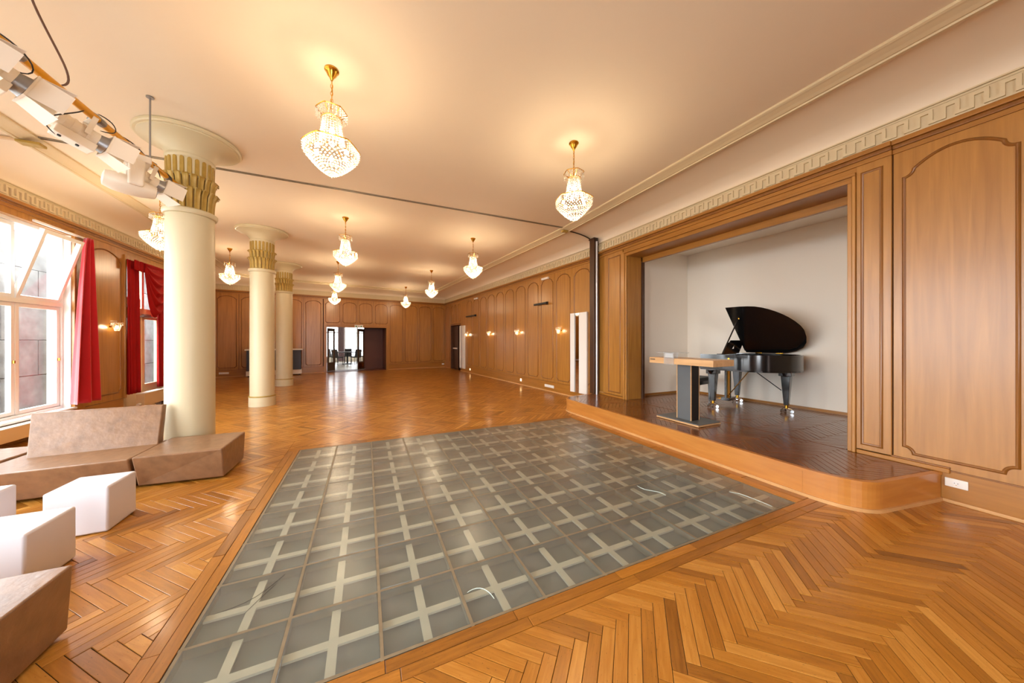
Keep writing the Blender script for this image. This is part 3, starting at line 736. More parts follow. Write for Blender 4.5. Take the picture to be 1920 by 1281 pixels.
def sash(par, y0, y1, z0, z1, tilt=0.0, knob=False, w=0.055, nm='sash'):
    def tf(p):
        n, z = p[1], p[2] - z0
        return LW((p[0], -0.13 + n * math.cos(tilt) + z * math.sin(tilt), z0 + z * math.cos(tilt) - n * math.sin(tilt)))
    m = MB(tf); t = 0.028
    m.box((y0, -t, z0), (y0 + w, t, z1)); m.box((y1 - w, -t, z0), (y1, t, z1)); m.box((y0 + w, -t, z0), (y1 - w, t, z0 + w)); m.box((y0 + w, -t, z1 - w), (y1 - w, t, z1))
    o_ = m.build(nm, 'white_paint', par, bevel=0.004)
    MB(tf).box((y0 + w, -0.004, z0 + w), (y1 - w, 0.004, z1 - w)).build('pane', 'window_glass', o_)
    if knob: MB(tf).box((y1 - 0.04, t, 1.12), (y1 - 0.02, t + 0.02, 1.16)).build('catch', 'brass', o_)
    return o_
for wi, (a, b) in enumerate(WINDOWS):
    fr = MB(LW); n = 4; w = (b - a) / n
    fr.box((a, -0.19, WZ0), (a + 0.04, -0.08, WZ1)); fr.box((b - 0.04, -0.19, WZ0), (b, -0.08, WZ1)); fr.box((a + 0.04, -0.19, WZ1 - 0.05), (b - 0.04, -0.08, WZ1)); fr.box((a + 0.04, -0.19, WZ0), (b - 0.04, -0.08, WZ0 + 0.04))
    fr.box((a + 0.04, -0.19, TZ - 0.03), (b - 0.04, -0.07, TZ + 0.03))
    win = struct(fr.build('window_%d' % (wi + 1), 'white_paint'))
    for q0, q1 in ((a, a + 0.012), (b - 0.012, b)): B('reveal', (q0, -0.26, WZ0), (q1, -0.19, WZ1), 'white_paint', win, 0, LW)
    for q0, q1 in ((a, a + 0.012), (b - 0.012, b)): B('reveal', (q0, -0.08, WZ0), (q1, 0.004, WZ1), 'white_paint', win, 0, LW)
    B('window_sill', (a - 0.03, -0.08, WZ0 - 0.03), (b + 0.03, 0.06, WZ0 + 0.004), 'white_paint', win, 0.006, LW)
    for k in range(n):
        y0, y1 = a + 0.04 + (b - a - 0.08) / n * k + 0.004, a + 0.04 + (b - a - 0.08) / n * (k + 1) - 0.004
        sash(win, y0, y1, WZ0 + 0.045, TZ - 0.035, knob=True)
        sash(win, y0, y1, TZ + 0.035, WZ1 - 0.055, tilt=0.27 if (wi == 0 and k == 3) else 0.0, nm='vent_sash')
# garden door
d3 = MB(LW)
for s0, s1, z0, z1 in ((9.225, 9.40, 0, 3.1), (10.70, 10.84, 0, 3.1), (9.40, 10.70, 2.0, 2.16), (9.40, 10.70, 3.02, 3.1), (9.99, 10.07, 2.16, 3.02)): d3.box((s0, -0.18, z0), (s1, -0.08, z1))
door_3 = struct(d3.build('door_3', 'beige_paint'))
for y0, y1 in ((9.41, 10.02), (10.04, 10.69)):
    m = MB(LW); t0, t1 = -0.15, -0.10
    m.box((y0, t0, 0.02), (y0 + 0.09, t1, 1.99)); m.box((y1 - 0.09, t0, 0.02), (y1, t1, 1.99)); m.box((y0 + 0.09, t0, 0.02), (y1 - 0.09, t1, 0.46)); m.box((y0 + 0.09, t0, 1.93), (y1 - 0.09, t1, 1.99))
    lf = m.build('door_leaf', 'beige_paint', door_3, bevel=0.004)
    B('pane', (y0 + 0.09, -0.13, 0.46), (y1 - 0.09, -0.12, 1.93), 'window_glass', lf, 0, LW)
    if y0 < 10:
        MB(LW).tube([(y0 + 0.16 + 0.08 * math.sin(PI * k / 10), -0.07, 0.86 + 0.40 * k / 10) for k in range(11)], 0.012).build('handle', 'black_matte', lf, smooth=True)
for y0, y1 in ((9.41, 9.99), (10.07, 10.69)): B('transom_pane', (y0, -0.135, 2.16), (y1, -0.125, 3.02), 'window_glass', door_3, 0, LW)
MB(LW).box((9.98, -0.1, 1.99), (10.25, -0.04, 2.04)).box((9.84, -0.05, 1.965), (10.3, -0.03, 1.985)).build('door_closer', 'steel_grey', door_3, bevel=0.004)
# exit sign over garden door
sg = tag(B('exit_sign', (9.44, -0.09, 2.17), (9.88, -0.05, 2.36), 'white_paint', None, 0.004, LW), 'white exit sign with a green pictogram over the garden door', 'sign')
m = MB(LW); m.box((9.60, -0.05, 2.21), (9.645, -0.047, 2.29)); m.box((9.605, -0.05, 2.295), (9.635, -0.047, 2.325)); m.box((9.68, -0.05, 2.24), (9.80, -0.047, 2.27)); m.build('pictogram', 'green_sign', sg)

# curtains
def sheet(name, m_, par, fn, nu, nv, thick=0.006):
    g = MB(); idx = [[g.v(fn(i / nu, j / nv)) for i in range(nu + 1)] for j in range(nv + 1)]
    for j in range(nv):
        for i in range(nu): g.F.append([idx[j][i], idx[j][i + 1], idx[j + 1][i + 1], idx[j + 1][i]])
    o_ = g.build(name, m_, par, smooth=True, angle=3.0)
    md = o_.modifiers.new('solid', 'SOLIDIFY'); md.thickness = thick; md.offset = 0
    return o_
def drape(yt, yb, z0, z1, n, folds, amp, ph=0.0, slant=0.0):
    def fn(a, b):
        e = b ** 0.75; y0 = yt[0] + (yb[0] - yt[0]) * e; y1 = yt[1] + (yb[1] - yt[1]) * e
        k = 2 * PI * folds * a + ph + 0.5 * math.sin(3 * a + 2 * b)
        A = amp * (0.45 + 0.75 * b)
        return LW((y0 + (y1 - y0) * a + 0.012 * math.sin(k * 0.5), n + A * math.sin(k) + 0.35 * A * math.sin(1.7 * k + 1), z1 + (z0 - z1) * b + slant * a * (b > 0.99)))
    return fn
c1 = tag(empty('curtain'), 'bright red curtain hanging beside the large window with the tilted vent', 'curtain'); 
sheet('drape', 'velvet', c1, drape((7.97, 8.10), (7.66, 8.20), 0.40, 3.20, 0.15, 2.6, 0.07, 0.4), 80, 36)
B('curtain_rail', (7.2, 0.04, 3.2), (8.16, 0.07, 3.23), 'white_paint', c1, 0, LW)
c2 = tag(empty('curtain'), 'dark red curtain on the left side of the garden door', 'curtain', 'garden door curtains')
sheet('drape', 'velvet_door', c2, drape((9.20, 9.56), (9.20, 9.57), 0.34, 3.11, 0.06, 4.5, 0.03), 60, 16)
c3 = tag(empty('curtain'), 'dark red curtain beside the column, right side of the garden door', 'curtain', 'garden door curtains')
sheet('drape', 'velvet_door', c3, drape((10.22, 10.84), (10.26, 10.84), 0.36, 3.11, 0.06, 5.5, 0.03, 1.0), 60, 16)
c4 = tag(empty('curtain_swag'), 'dark red swagged valance gathered over the top of the garden door', 'curtain')
def swag(a, b):
    d = 0.12 + 1.02 * max(0.0, math.sin(PI * min(1, max(0, a)))) ** 0.75
    y = 9.50 + 0.86 * a + 0.06 * math.sin(PI * b) * (0.5 - a)
    f = 0.035 * math.sin(b * 5.5 * 2 * PI + 2.2 * math.sin(PI * a)) * (0.3 + 0.7 * math.sin(PI * a))
    return LW((y, 0.19 + f + 0.05 * math.sin(PI * b) * math.sin(PI * a), 3.10 - d * b))
sheet('swag', 'velvet_door', c4, swag, 36, 60)
def header(a, b): return LW((9.24 + 1.6 * a, 0.15 + 0.02 * math.sin(2 * PI * 26 * a) + 0.008 * math.sin(2 * PI * 9 * a), 3.115 - 0.20 * b))
sheet('pleated_header', 'velvet_door', c4, header, 260, 3)

# convector radiators
def convector(s0, s1, z0, z1, n0, n1, label, m_='white_enamel', valve=True):
    t = tag(empty('radiator', LW((s0, 0, 0))), label, 'radiator', 'convector radiators along the window wall'); t.location = (0, 0, 0)
    B('casing', (s0, n0, z0), (s1, n1, z1), m_, t, 0.006, LW); B('top_grille', (s0 - 0.01, n0, z1), (s1 + 0.01, n1 + 0.01, z1 + 0.015), 'white_enamel', t, 0.003, LW)
    for k in (0.12, 0.88): B('foot', (s0 + (s1 - s0) * k - 0.02, n0 + 0.03, 0), (s0 + (s1 - s0) * k + 0.02, n1 - 0.03, z0), 'steel_grey', t, 0, LW)
    if valve:
        v_ = MB(LW).cyl((s0 - 0.02, n1 - 0.06, z0 + 0.05), (s0 - 0.09, n1 - 0.06, z0 + 0.05), 0.026).build('thermostat', 'white_enamel', t, smooth=True); MB(LW).cyl((s0 - 0.05, n1 - 0.06, 0), (s0 - 0.05, n1 - 0.06, z0 + 0.04), 0.01).build('pipe', 'steel_grey', t)
convector(5.0, 7.75, 0.09, 0.27, 0.02, 0.17, 'long beige convector radiator under the large window', 'beige_paint', False)
convector(9.32, 10.05, 0.07, 0.33, 0.14, 0.27, 'short beige convector radiator with valve under the left door curtain', 'beige_paint')
convector(10.34, 10.84, 0.12, 0.33, 0.1, 0.24, 'small white convector radiator beside the near column', 'white_enamel', False)
tag(B('wooden_box', (10.10, 0.08, 0), (10.28, 0.26, 0.30), 'dark_wood', None, 0.004, LW), 'small dark wooden box between the two radiators by the garden door', 'box')

# ---------------------------------------------------------------- ceiling, cove, moulding, track
struct(MB().prism([(5.2, -3.7), (5.2, 6.1), (4.2, 17.9), (-5.9, 16.6), (-4.8, 10.9), (-4.8, -3.7)], ZC, ZC + 0.1).build('ceiling', 'ceiling_plaster'))
MP = [(3.955, -3.6), (3.955, 5.90), (3.945, 5.97), (3.07, 16.48), (-3.2, 15.36), (-3.75, 15.24), (-4.1, 15.05), (-4.3, 14.75), (-4.36, 14.4), (-4.06, 11.2), (-3.75, 8.3), (-3.66, 5.4), (-3.64, -3.6)]
WP = [(4.73, -3.6, 3.62), (4.73, 5.90, 3.62), (4.86, 5.97, 3.65), (3.87, 17.36, 3.65), (-3.2, 16.42, 3.65), (-5.5, 16.1, 3.65), (-5.5, 16.1, 3.65), (-5.5, 16.1, 3.65), (-5.46, 15.6, 3.65), (-4.52, 11.2, 3.63), (-4.46, 8.3, 3.62), (-4.46, 5.4, 3.62), (-4.46, -3.6, 3.62)]
g = MB(); NS = 12; rows = []
for (mx, my), (wx, wy, wz) in zip(MP, WP):
    r = []
    for k in range(NS + 1):
        th = PI / 2 * k / NS; e = 1 - math.cos(th); r.append(g.v((wx + (mx - wx) * e, wy + (my - wy) * e, wz + (ZC - 0.035 - wz) * math.sin(th))))
    rows.append(r)
for A, B_ in zip(rows, rows[1:]):
    for k in range(NS): g.F.append([A[k], A[k + 1], B_[k + 1], B_[k]])
struct(g.build('trim_7', 'ceiling_plaster', smooth=True, angle=0.6))
PROF = [(0.085, 0.0), (0.085, -0.022), (0.068, -0.03), (0.05, -0.034), (0.0, -0.05), (-0.035, -0.066), (-0.05, -0.066), (-0.055, -0.08), (-0.085, -0.08), (-0.09, -0.03), (-0.09, 0.0)]
g = MB(); rings = []
for i, p in enumerate(MP):
    a = Vector(MP[max(0, i - 1)]); b = Vector(MP[min(len(MP) - 1, i + 1)]); p = Vector(p); d1 = (p - a); d2 = (b - p)
    d1 = d1.normalized() if d1.length > 1e-6 else d2.normalized(); d2 = d2.normalized() if d2.length > 1e-6 else d1
    n1 = Vector((-d1.y, d1.x)); nn = (n1 + Vector((-d2.y, d2.x))).normalized(); k = 1 / nn.dot(n1)
    rings.append([g.v((p.x + nn.x * o_ * k, p.y + nn.y * o_ * k, ZC + z_)) for o_, z_ in PROF])
for A, B_ in zip(rings, rings[1:]):
    for k in range(len(PROF) - 1): g.F.append([A[k], A[k + 1], B_[k + 1], B_[k]])
struct(g.build('trim_8', 'cream_plaster'))
tr = tag(empty('partition_track'), 'thin double rail running across the ceiling from column to dark wall post', 'ceiling rail')
for dy in (0, 0.035): B('rail', (-3.6, 5.865 + dy, ZC - 0.012), (3.9, 5.879 + dy, ZC), 'rust_frame', tr, 0.002)
pts = []
for k in range(NS + 1):
    th = PI / 2 * (1 - k / NS); e = 1 - math.cos(th); pts.append((4.73 + (3.955 - 4.73) * e, 5.885, 3.62 + (ZC - 0.05 - 3.62) * math.sin(th) - 0.012))
MB().tube(pts[1:10], 0.013).build('rail_drop', 'dark_inner', tr, smooth=True); B('joint_block', (3.86, 5.84, ZC - 0.10), (3.99, 5.93, ZC - 0.06), 'gilt_paint', tr, 0.01)
pts = []
for k in range(NS + 1):
    th = PI / 2 * (1 - k / NS); e = 1 - math.cos(th); pts.append((-4.46 + (-3.67 + 4.46) * e, 5.90, 3.62 + (ZC - 0.05 - 3.62) * math.sin(th) - 0.012))
MB().tube(pts[1:9], 0.02).build('rail_drop', 'beige_paint', tr, smooth=True); B('joint_block', (-3.76, 5.84, ZC - 0.11), (-3.56, 5.95, ZC - 0.075), 'gilt_paint', tr, 0.01)
ps = tag(empty('partition_post', (4.68, 5.76, SZ)), 'dark brown post with a chrome pole between the stage and the far panelling', 'post'); ps.location = (0, 0, 0)
B('box_post', (4.60, 5.74, SZ), (4.74, 5.90, 3.70), 'dark_wood', ps, 0.006); B('cap', (4.58, 5.72, 3.70), (4.76, 5.91, 3.73), 'dark_wood', ps, 0.004)
MB().cyl((4.625, 5.68, SZ), (4.625, 5.68, 3.66), 0.021, n=16).build('pole', 'pale_metal', ps, smooth=True); MB().cyl((4.625, 5.68, 3.63), (4.625, 5.68, 3.70), 0.034).build('bracket', 'dark_inner', ps)

# ---------------------------------------------------------------- columns
def make_column(loc, label):
    t = tag(empty('column', loc), label, 'column', 'round cream columns')
    pl_ = MB().lathe([(0.245, 0), (0.245, 0.20), (0.238, 0.205)], n=48).build('plinth', 'column_paint', t, smooth=True)
    MB().lathe([(0.238, 0.205), (0.249, 0.207), (0.252, 0.216), (0.249, 0.226), (0.232, 0.229)], n=48).build('ring', 'gilt_paint', pl_, smooth=True)
    MB().lathe([(0.226, 0.228), (0.226, 1.2), (0.222, 2.96)], n=48).build('shaft', 'column_paint', t, smooth=True)
    MB().lathe([(0.222, 2.955), (0.24, 2.96), (0.252, 2.985), (0.25, 3.012), (0.236, 3.022), (0.212, 3.03)], n=48).build('astragal', 'column_paint', t, smooth=True)
    cap = MB().lathe([(0.20, 3.02), (0.206, 3.42), (0.212, 3.62), (0.226, 3.635), (0.230, 3.655), (0.222, 3.67)], n=48).build('capital', 'column_paint', t, smooth=True)
    MB().lathe([(0.2035, 3.025), (0.2085, 3.41)], n=48).build('leaf_bed', 'gilt_dark', cap, smooth=True)
    MB().lathe([(0.218, 3.67), (0.232, 3.70), (0.262, 3.745), (0.31, 3.785), (0.375, 3.818), (0.445, 3.842), (0.448, 3.850), (0.47, 3.852), (0.482, 3.865), (0.482, 3.885), (0.47, 3.899)], n=64).build('flared_disc', 'column_paint', t, smooth=True, angle=0.5)
    N = 20; global FLUTE, LEAF
    if FLUTE is None:
        w = 0.023; path = [(-w, 3.425), (w, 3.425)] + [(w * math.cos(a), 3.60 + w * math.sin(a)) for a in [PI * k / 6 for k in range(7)]]
        f = MB(); a_ = [f.v((0.206 - 0.03 * 0, x, z)) for x, z in path]; b_ = [f.v((0.218 + (z - 3.425) * 0.02, x * 0.72, z - 0.002)) for x, z in path]
        f.F.append(b_); n_ = len(path)
        for k in range(n_): f.F.append([a_[k], a_[(k + 1) % n_], b_[(k + 1) % n_], b_[k]])
        FLUTE = f.mesh('flute'); FLUTE.materials.append(M['gilt_paint'])
        for tier, (z0, z1, r0, r1) in enumerate(((3.03, 3.268, 0.206, 0.252), (3.262, 3.425, 0.208, 0.246))):
            f = MB(); h_ = z1 - z0; prof = [(r0, z0), (r0 + 0.006, z0 + h_ * 0.45), (r0 + 0.014, z0 + h_ * 0.75), (r1 - 0.01, z0 + h_ * 0.93), (r1, z1), (r1 + 0.010, z1 - 0.012)]
            ws = [0.027, 0.028, 0.029, 0.032, 0.030, 0.020]; A = []
            for (r, z), w in zip(prof, ws): A.append([f.v((r - 0.002, -w, z)), f.v((r + 0.009, -w * 0.72, z)), f.v((r + 0.001, 0, z)), f.v((r + 0.009, w * 0.72, z)), f.v((r - 0.002, w, z))])
            for p_, q_ in zip(A, A[1:]):
                for k in range(4): f.F.append([p_[k], p_[k + 1], q_[k + 1], q_[k]])
            me = f.mesh('leaf', True, 0.9); me.materials.append(M['gilt_paint']); LEAF.append(me)
    for k in range(N):
        link('flute', FLUTE, cap).rotation_euler = (0, 0, 2 * PI * k / N)
        for tier in (0, 1): link('leaf', LEAF[tier], cap).rotation_euler = (0, 0, 2 * PI * (k + 0.5 * tier) / N)
    return t
FLUTE = None; LEAF = []
make_column((-1.97, 5.245, 0), 'cream column with gilt leaf capital nearest the camera, behind the brown sofa')
make_column((-2.116, 8.866, 0), 'cream column with gilt leaf capital, middle one of the row')
make_column((-2.405, 12.475, 0), 'cream column with gilt leaf capital farthest from the camera')

# ---------------------------------------------------------------- chandeliers
def make_chandelier():
    t = empty('chandelier')
    MB().lathe([(0.058, 0), (0.06, -0.012), (0.052, -0.022), (0.044, -0.03), (0.038, -0.05), (0.018, -0.075), (0.008, -0.10)], n=24).build('ceiling_rose', 'brass', t, smooth=True)
    ch = MB(); z = -0.10
    for k in range(9):
        ring = [((0.009 * math.cos(a) if k % 2 else 0), (0 if k % 2 else 0.009 * math.cos(a)), z - 0.017 + 0.021 * math.sin(a)) for a in [2 * PI * q / 10 for q in range(10)]]
        ch.tube(ring, 0.0028, 5, True); z -= 0.033
    ch.tube([(0, 0, -0.08), (0.006, 0, -0.2), (-0.004, 0.003, -0.3), (0, 0, -0.42)], 0.0035); ch.build('chain', 'brass', t, smooth=True)
    def lobed(r, z, n=6, amp=0.10): return [(r * (1 - amp * abs(math.sin(n * a / 2))) * math.cos(a), r * (1 - amp * abs(math.sin(n * a / 2))) * math.sin(a), z) for a in [2 * PI * q / 48 for q in range(48)]]
    cr = MB().tube(lobed(0.125, -0.375), 0.0045, 6, True).tube(lobed(0.085, -0.45), 0.0035, 6, True)
    for k in range(6):
        a = 2 * PI * k / 6; c_, s_ = math.cos(a), math.sin(a); cr.tube([(0, 0, -0.43), (0.05 * c_, 0.05 * s_, -0.42), (0.125 * c_, 0.125 * s_, -0.375)], 0.003, 5)
    cr.build('crown_ring', 'brass', t, smooth=True)
    m = MB()
    for p in lobed(0.122, 0)[::2]:
        for q in range(4): m.bead((p[0], p[1], -0.388 - q * 0.021), 0.0075, 0.0105)
    m.build('crown_pendants', 'crystal', t)['kind'] = 'stuff'
    m = MB()
    for k in range(22):
        a = 2 * PI * k / 22
        for q in range(11):
            f = q / 10; r = 0.070 + 0.034 * f ** 1.3; m.bead((r * math.cos(a), r * math.sin(a), -0.455 - 0.22 * f), 0.0105, 0.0085)
    m.build('neck_beads', 'crystal', t)['kind'] = 'stuff'
    rg = MB().tube(lobed(0.232, -0.700), 0.005, 6, True).tube(lobed(0.205, -0.775, 6, 0.04), 0.0045, 6, True)
    for k in range(6):
        a = 2 * PI * k / 6; c_, s_ = math.cos(a), math.sin(a); rg.tube([(0.105 * c_, 0.105 * s_, -0.68), (0.232 * c_, 0.232 * s_, -0.70), (0.205 * c_, 0.205 * s_, -0.775)], 0.0032, 5)
    rg.build('basket_ring', 'brass', t, smooth=True)
    m = MB()
    for i, p in enumerate(lobed(0.229, 0)):
        for q in range(4): m.bead((p[0] * (1 - 0.01 * q), p[1] * (1 - 0.01 * q), -0.713 - q * 0.021), 0.009, 0.0115)
    m.build('basket_pendants', 'crystal', t)['kind'] = 'stuff'
    m = MB()
    for k in range(30):
        a = 2 * PI * k / 30
        for q in range(12):
            f = q / 12
            if q > 8 and k % 2: continue
            r = 0.204 * (1 - f) ** 0.72 + 0.012; m.bead((r * math.cos(a + 0.1 * q), r * math.sin(a + 0.1 * q), -0.782 - 0.178 * f), 0.0105, 0.010)
    m.bead((0, 0, -0.965), 0.012, 0.018); m.build('bead_basket', 'crystal', t)['kind'] = 'stuff'
    for k in range(6):
        a = 2 * PI * (k + 0.5) / 6; MB().sphere((0.135 * math.cos(a), 0.135 * math.sin(a), -0.745), 0.018, 8, 5, 1.4).build('bulb', 'bulb_glow', t, smooth=True)
    MB().sphere((0, 0, -0.56), 0.022, 8, 5, 1.6).build('bulb', 'bulb_glow', t, smooth=True)
    lamp('glow', (0, 0, -0.745), CHANDELIER_W * 0.65, 0.10, t); lamp('glow', (0, 0, -0.56), CHANDELIER_W * 0.35, 0.03, t)
    return t
ch0 = make_chandelier(); first = True
CH = [(-0.284, 3.325, 'large crystal chandelier nearest the camera, left of the ceiling centre over the glass floor'),
      (2.345, 3.316, 'crystal chandelier over the right half of the glass floor, near the stage'),
      (-3.10, 7.24, 'crystal chandelier partly behind the nearest column, by the garden door'),
      (-3.307, 10.90, 'crystal chandelier between the first two columns on the window side'),
      (-0.374, 7.208, 'crystal chandelier just right of the middle column, second in the centre row'),
      (-0.791, 11.283, 'crystal chandelier third in the centre row, above the lowest far one'),
      (-1.20, 15.25, 'small looking crystal chandelier farthest back in the centre row, over the wide doorway'),
      (2.335, 7.413, 'crystal chandelier before the far right panelling, second along the right row'),
      (2.077, 11.396, 'crystal chandelier near the far right corner, third along the right row'),
      (1.652, 15.394, 'crystal chandelier by the end wall, farthest along the right row'),
      (-3.72, 14.9, 'crystal chandelier mostly hidden behind the middle column'),
      (-0.28, -0.6, None), (2.345, -0.6, None)]
for x, y, lb in CH:
    if lb is None: continue
    o = ch0 if first else copy_tree(ch0); first = False
    o.location = (x, y, ZC); o.rotation_euler = (0, 0, random.random() * 6); tag(o, lb, 'chandelier', 'crystal chandeliers')

# ---------------------------------------------------------------- wall sconces
def make_sconce():
    t = empty('wall_sconce')
    MB().cyl((0, 0.012, 0.0), (0, 0.03, 0.0), 0.04, 0.03, 16).tube([(0, 0.03, 0), (0, 0.07, -0.02), (0, 0.10, 0.03)], 0.006).build('back_plate', 'brass', t, smooth=True)
    rg = [(0.085 * math.cos(a), 0.105 + 0.075 * math.sin(a), 0.035) for a in [2 * PI * k / 24 for k in range(24)]]
    MB().tube(rg, 0.004, 6, True).build('ring', 'brass', t, smooth=True)
    m = MB()
    for p in rg:
        for q in range(3): m.bead((p[0], p[1], 0.05 - q * 0.022), 0.008, 0.011)
    for k in range(14):
        a = 2 * PI * k / 14
        for q in range(5): r = 0.055 * (1 - q / 5.5) ** 0.6; m.bead((r * math.cos(a), 0.105 + r * math.sin(a), -0.015 - q * 0.02), 0.0095, 0.010)
    for k in range(7):
        for q in range(2): m.bead((-0.08 + k * 0.027, 0.06, 0.075 + 0.02 * q), 0.007, 0.011)
    m.build('bead_bowl', 'crystal', t)['kind'] = 'stuff'
    MB().sphere((0, 0.105, -0.03), 0.022, 8, 6, 1.3).build('bulb', 'bulb_glow', t, smooth=True)
    lamp('glow', (0, 0.105, -0.03), SCONCE_W, 0.03, t)
    return t
def wall_matrix(fr, s, n, z): 
    q = fr((s, n, z)); X = Vector((fr.d.x, fr.d.y, 0)); Yv = Vector((fr.n.x, fr.n.y, 0)); return Matrix(((X.x, Yv.x, 0, q[0]), (X.y, Yv.y, 0, q[1]), (0, 0, 1, q[2]), (0, 0, 0, 1)))
sc0 = make_sconce(); first = True
for fr, s, lb in ((FR, frs(7.35), 'crystal wall sconce on the panelling nearest the tall mirror'), (FR, frs(9.56), 'crystal wall sconce second from the stage on the far right panelling'),
                  (FR, frs(11.70), 'glowing wall sconce third from the stage on the far right panelling'), (FR, frs(14.05), 'glowing wall sconce beside the dark side doorway'),
                  (LW, 8.83, 'glowing gilt wall sconce on the panel between the red curtains')):
    o = sc0 if first else copy_tree(sc0); first = False
    o.matrix_world = wall_matrix(fr, s, 0.0, 1.735); tag(o, lb, 'wall lamp', 'crystal wall sconces')

# ---------------------------------------------------------------- sofas and light cubes
def soft_block(name, a, b, parent=None, bevel=0.018, top_shift=(0, 0), m_='leather'):
    (x0, y0, z0), (x1, y1, z1) = a, b; dx, dy = top_shift
    return MB().loft([(x0, y0, z0), (x1, y0, z0), (x1, y1, z0), (x0, y1, z0)], [(x0 + dx, y0 + dy, z1), (x1 + dx, y0 + dy, z1), (x1 + dx, y1 + dy, z1), (x0 + dx, y1 + dy, z1)]).build(name, m_, parent, bevel=bevel, segs=3)
wb = tag(empty('corner_bench', (-1.7, 4.6, 0)), 'brown leather corner bench block in front of the nearest column', 'bench'); wb.location = (0, 0, 0)
MB().loft([(-2.04, 4.385, 0.02), (-1.36, 4.33, 0.02), (-1.35, 4.89, 0.02), (-2.04, 4.93, 0.02)], [(-2.04, 4.285, 0.33), (-1.36, 4.275, 0.33), (-1.35, 4.95, 0.335), (-2.04, 4.98, 0.335)]).build('upholstered_block', 'leather', wb, bevel=0.014, segs=3)
for x in (-1.97, -1.43):
    for y in (4.46, 4.84): MB().cyl((x, y, 0), (x, y, 0.025), 0.02).build('foot', 'black_matte', wb)
sf = tag(empty('sofa', (-2.5, 4.6, 0)), 'brown leather sofa with a tall slanted back under the window', 'sofa'); sf.location = (0, 0, 0)
MB().loft([(-3.06, 4.40, 0.03), (-2.06, 4.385, 0.03), (-2.06, 4.93, 0.03), (-3.06, 4.93, 0.03)], [(-3.10, 4.29, 0.31), (-2.06, 4.285, 0.32), (-2.06, 4.97, 0.32), (-3.10, 4.97, 0.31)]).build('seat', 'leather', sf, bevel=0.014, segs=3)
bk = MB().loft([(-2.99, 4.76, 0.30), (-2.075, 4.80, 0.31), (-2.075, 4.905, 0.31), (-2.99, 4.88, 0.30)], [(-3.07, 4.94, 0.715), (-2.10, 4.955, 0.72), (-2.085, 5.005, 0.72), (-3.07, 5.0, 0.715)]).build('backrest', 'leather', sf, bevel=0.008, segs=2)
for x in (-2.95, -2.15): MB().cyl((x, 4.5, 0), (x, 4.5, 0.035), 0.02).build('foot', 'black_matte', sf)
b2 = tag(soft_block('bench', (-4.0, 4.70, 0.0), (-3.11, 5.25, 0.325)), 'brown leather bench block at the left edge, before the window radiator', 'bench')
b3 = tag(empty('bench', (-1.8, 1.8, 0)), 'brown leather bench block in the bottom left corner, nearest the camera', 'bench'); b3.location = (0, 0, 0)
MB().loft([(-2.35, 1.35, 0.02), (-1.345, 1.38, 0.02), (-1.345, 2.36, 0.02), (-2.35, 2.36, 0.02)], [(-2.35, 1.30, 0.345), (-1.318, 1.33, 0.345), (-1.318, 2.345, 0.345), (-2.35, 2.345, 0.345)]).build('upholstered_block', 'leather', b3, bevel=0.010, segs=3)
MB().box((-2.28, 1.45, 0), (-1.42, 2.28, 0.03)).build('plinth', 'black_matte', b3)
def cube_lamp(x, y, s_, h_, label, rz=0.0):
    o_ = MB().box((-s_ / 2, -s_ / 2, 0.004), (s_ / 2, s_ / 2, h_)).build('cube_lamp', 'lamp_plastic', None, smooth=True, bevel=0.014, segs=4); o_.location = (x, y, 0); o_.rotation_euler = (0, 0, rz)
    tag(o_, label, 'cube seat', 'white plastic cubes'); return o_
cube_lamp(-1.945, 3.645, 0.333, 0.345, 'white plastic cube seat standing wholly in view before the brown sofa')
cube_lamp(-1.945, 2.985, 0.36, 0.345, 'white plastic cube seat in front, just behind the nearest brown bench')
cube_lamp(-2.62, 3.665, 0.34, 0.345, 'white plastic cube seat cut off by the left picture edge')

# ---------------------------------------------------------------- lighting pipe with stage lamps
PX, PZ = -2.02, 3.27
tp = tag(empty('lighting_pipe'), 'yellow lighting pipe hung under the ceiling at upper left', 'pipe')
MB().cyl((PX, 1.6, PZ), (PX, 5.02, PZ), 0.028, n=14).build('pipe', 'yellow_pipe', tp, smooth=True)
MB().cyl((-1.98, 4.45, PZ), (-1.98, 4.45, ZC), 0.008, n=8).build('hanging_rod', 'steel_grey', tp, smooth=True); MB().cyl((-1.98, 4.45, ZC - 0.012), (-1.98, 4.45, ZC), 0.03).build('rod_plate', 'steel_grey', tp)
for y in (1.9, 3.15, 3.85, 4.45, 4.85): MB().cyl((PX, y - 0.03, PZ), (PX, y + 0.03, PZ), 0.033, n=10).build('coupling', 'steel_grey', tp)
for k, pts in enumerate(([(PX, 3.0, PZ + 0.03), (PX + 0.09, 3.08, PZ - 0.02), (PX + 0.07, 3.2, PZ - 0.10), (PX - 0.05, 3.16, PZ - 0.12), (PX - 0.06, 3.05, PZ - 0.02)],
                         [(PX, 3.62, PZ + 0.03), (PX + 0.04, 3.70, PZ), (PX - 0.06, 3.62, PZ - 0.10), (PX - 0.16, 3.55, PZ - 0.2), (PX - 0.1, 3.62, PZ - 0.28)],
                         [(PX + 0.02, 3.78, PZ + 0.03), (PX + 0.07, 3.88, PZ + 0.03), (PX + 0.08, 3.92, PZ - 0.06), (PX, 3.84, PZ - 0.08)],
                         [(PX, 4.1, PZ + 0.03), (PX + 0.03, 4.25, PZ + 0.035), (PX, 4.45, PZ + 0.03), (PX + 0.04, 4.6, PZ - 0.03), (PX, 4.72, PZ - 0.08)],
                         [(PX, 4.74, PZ + 0.03), (PX + 0.05, 4.84, PZ), (PX + 0.02, 4.9, PZ - 0.08)])):
    o_ = MB().tube(pts, 0.006).build('cable', 'cable_black', tp, smooth=True); o_.modifiers.new('sub', 'SUBSURF').render_levels = 2
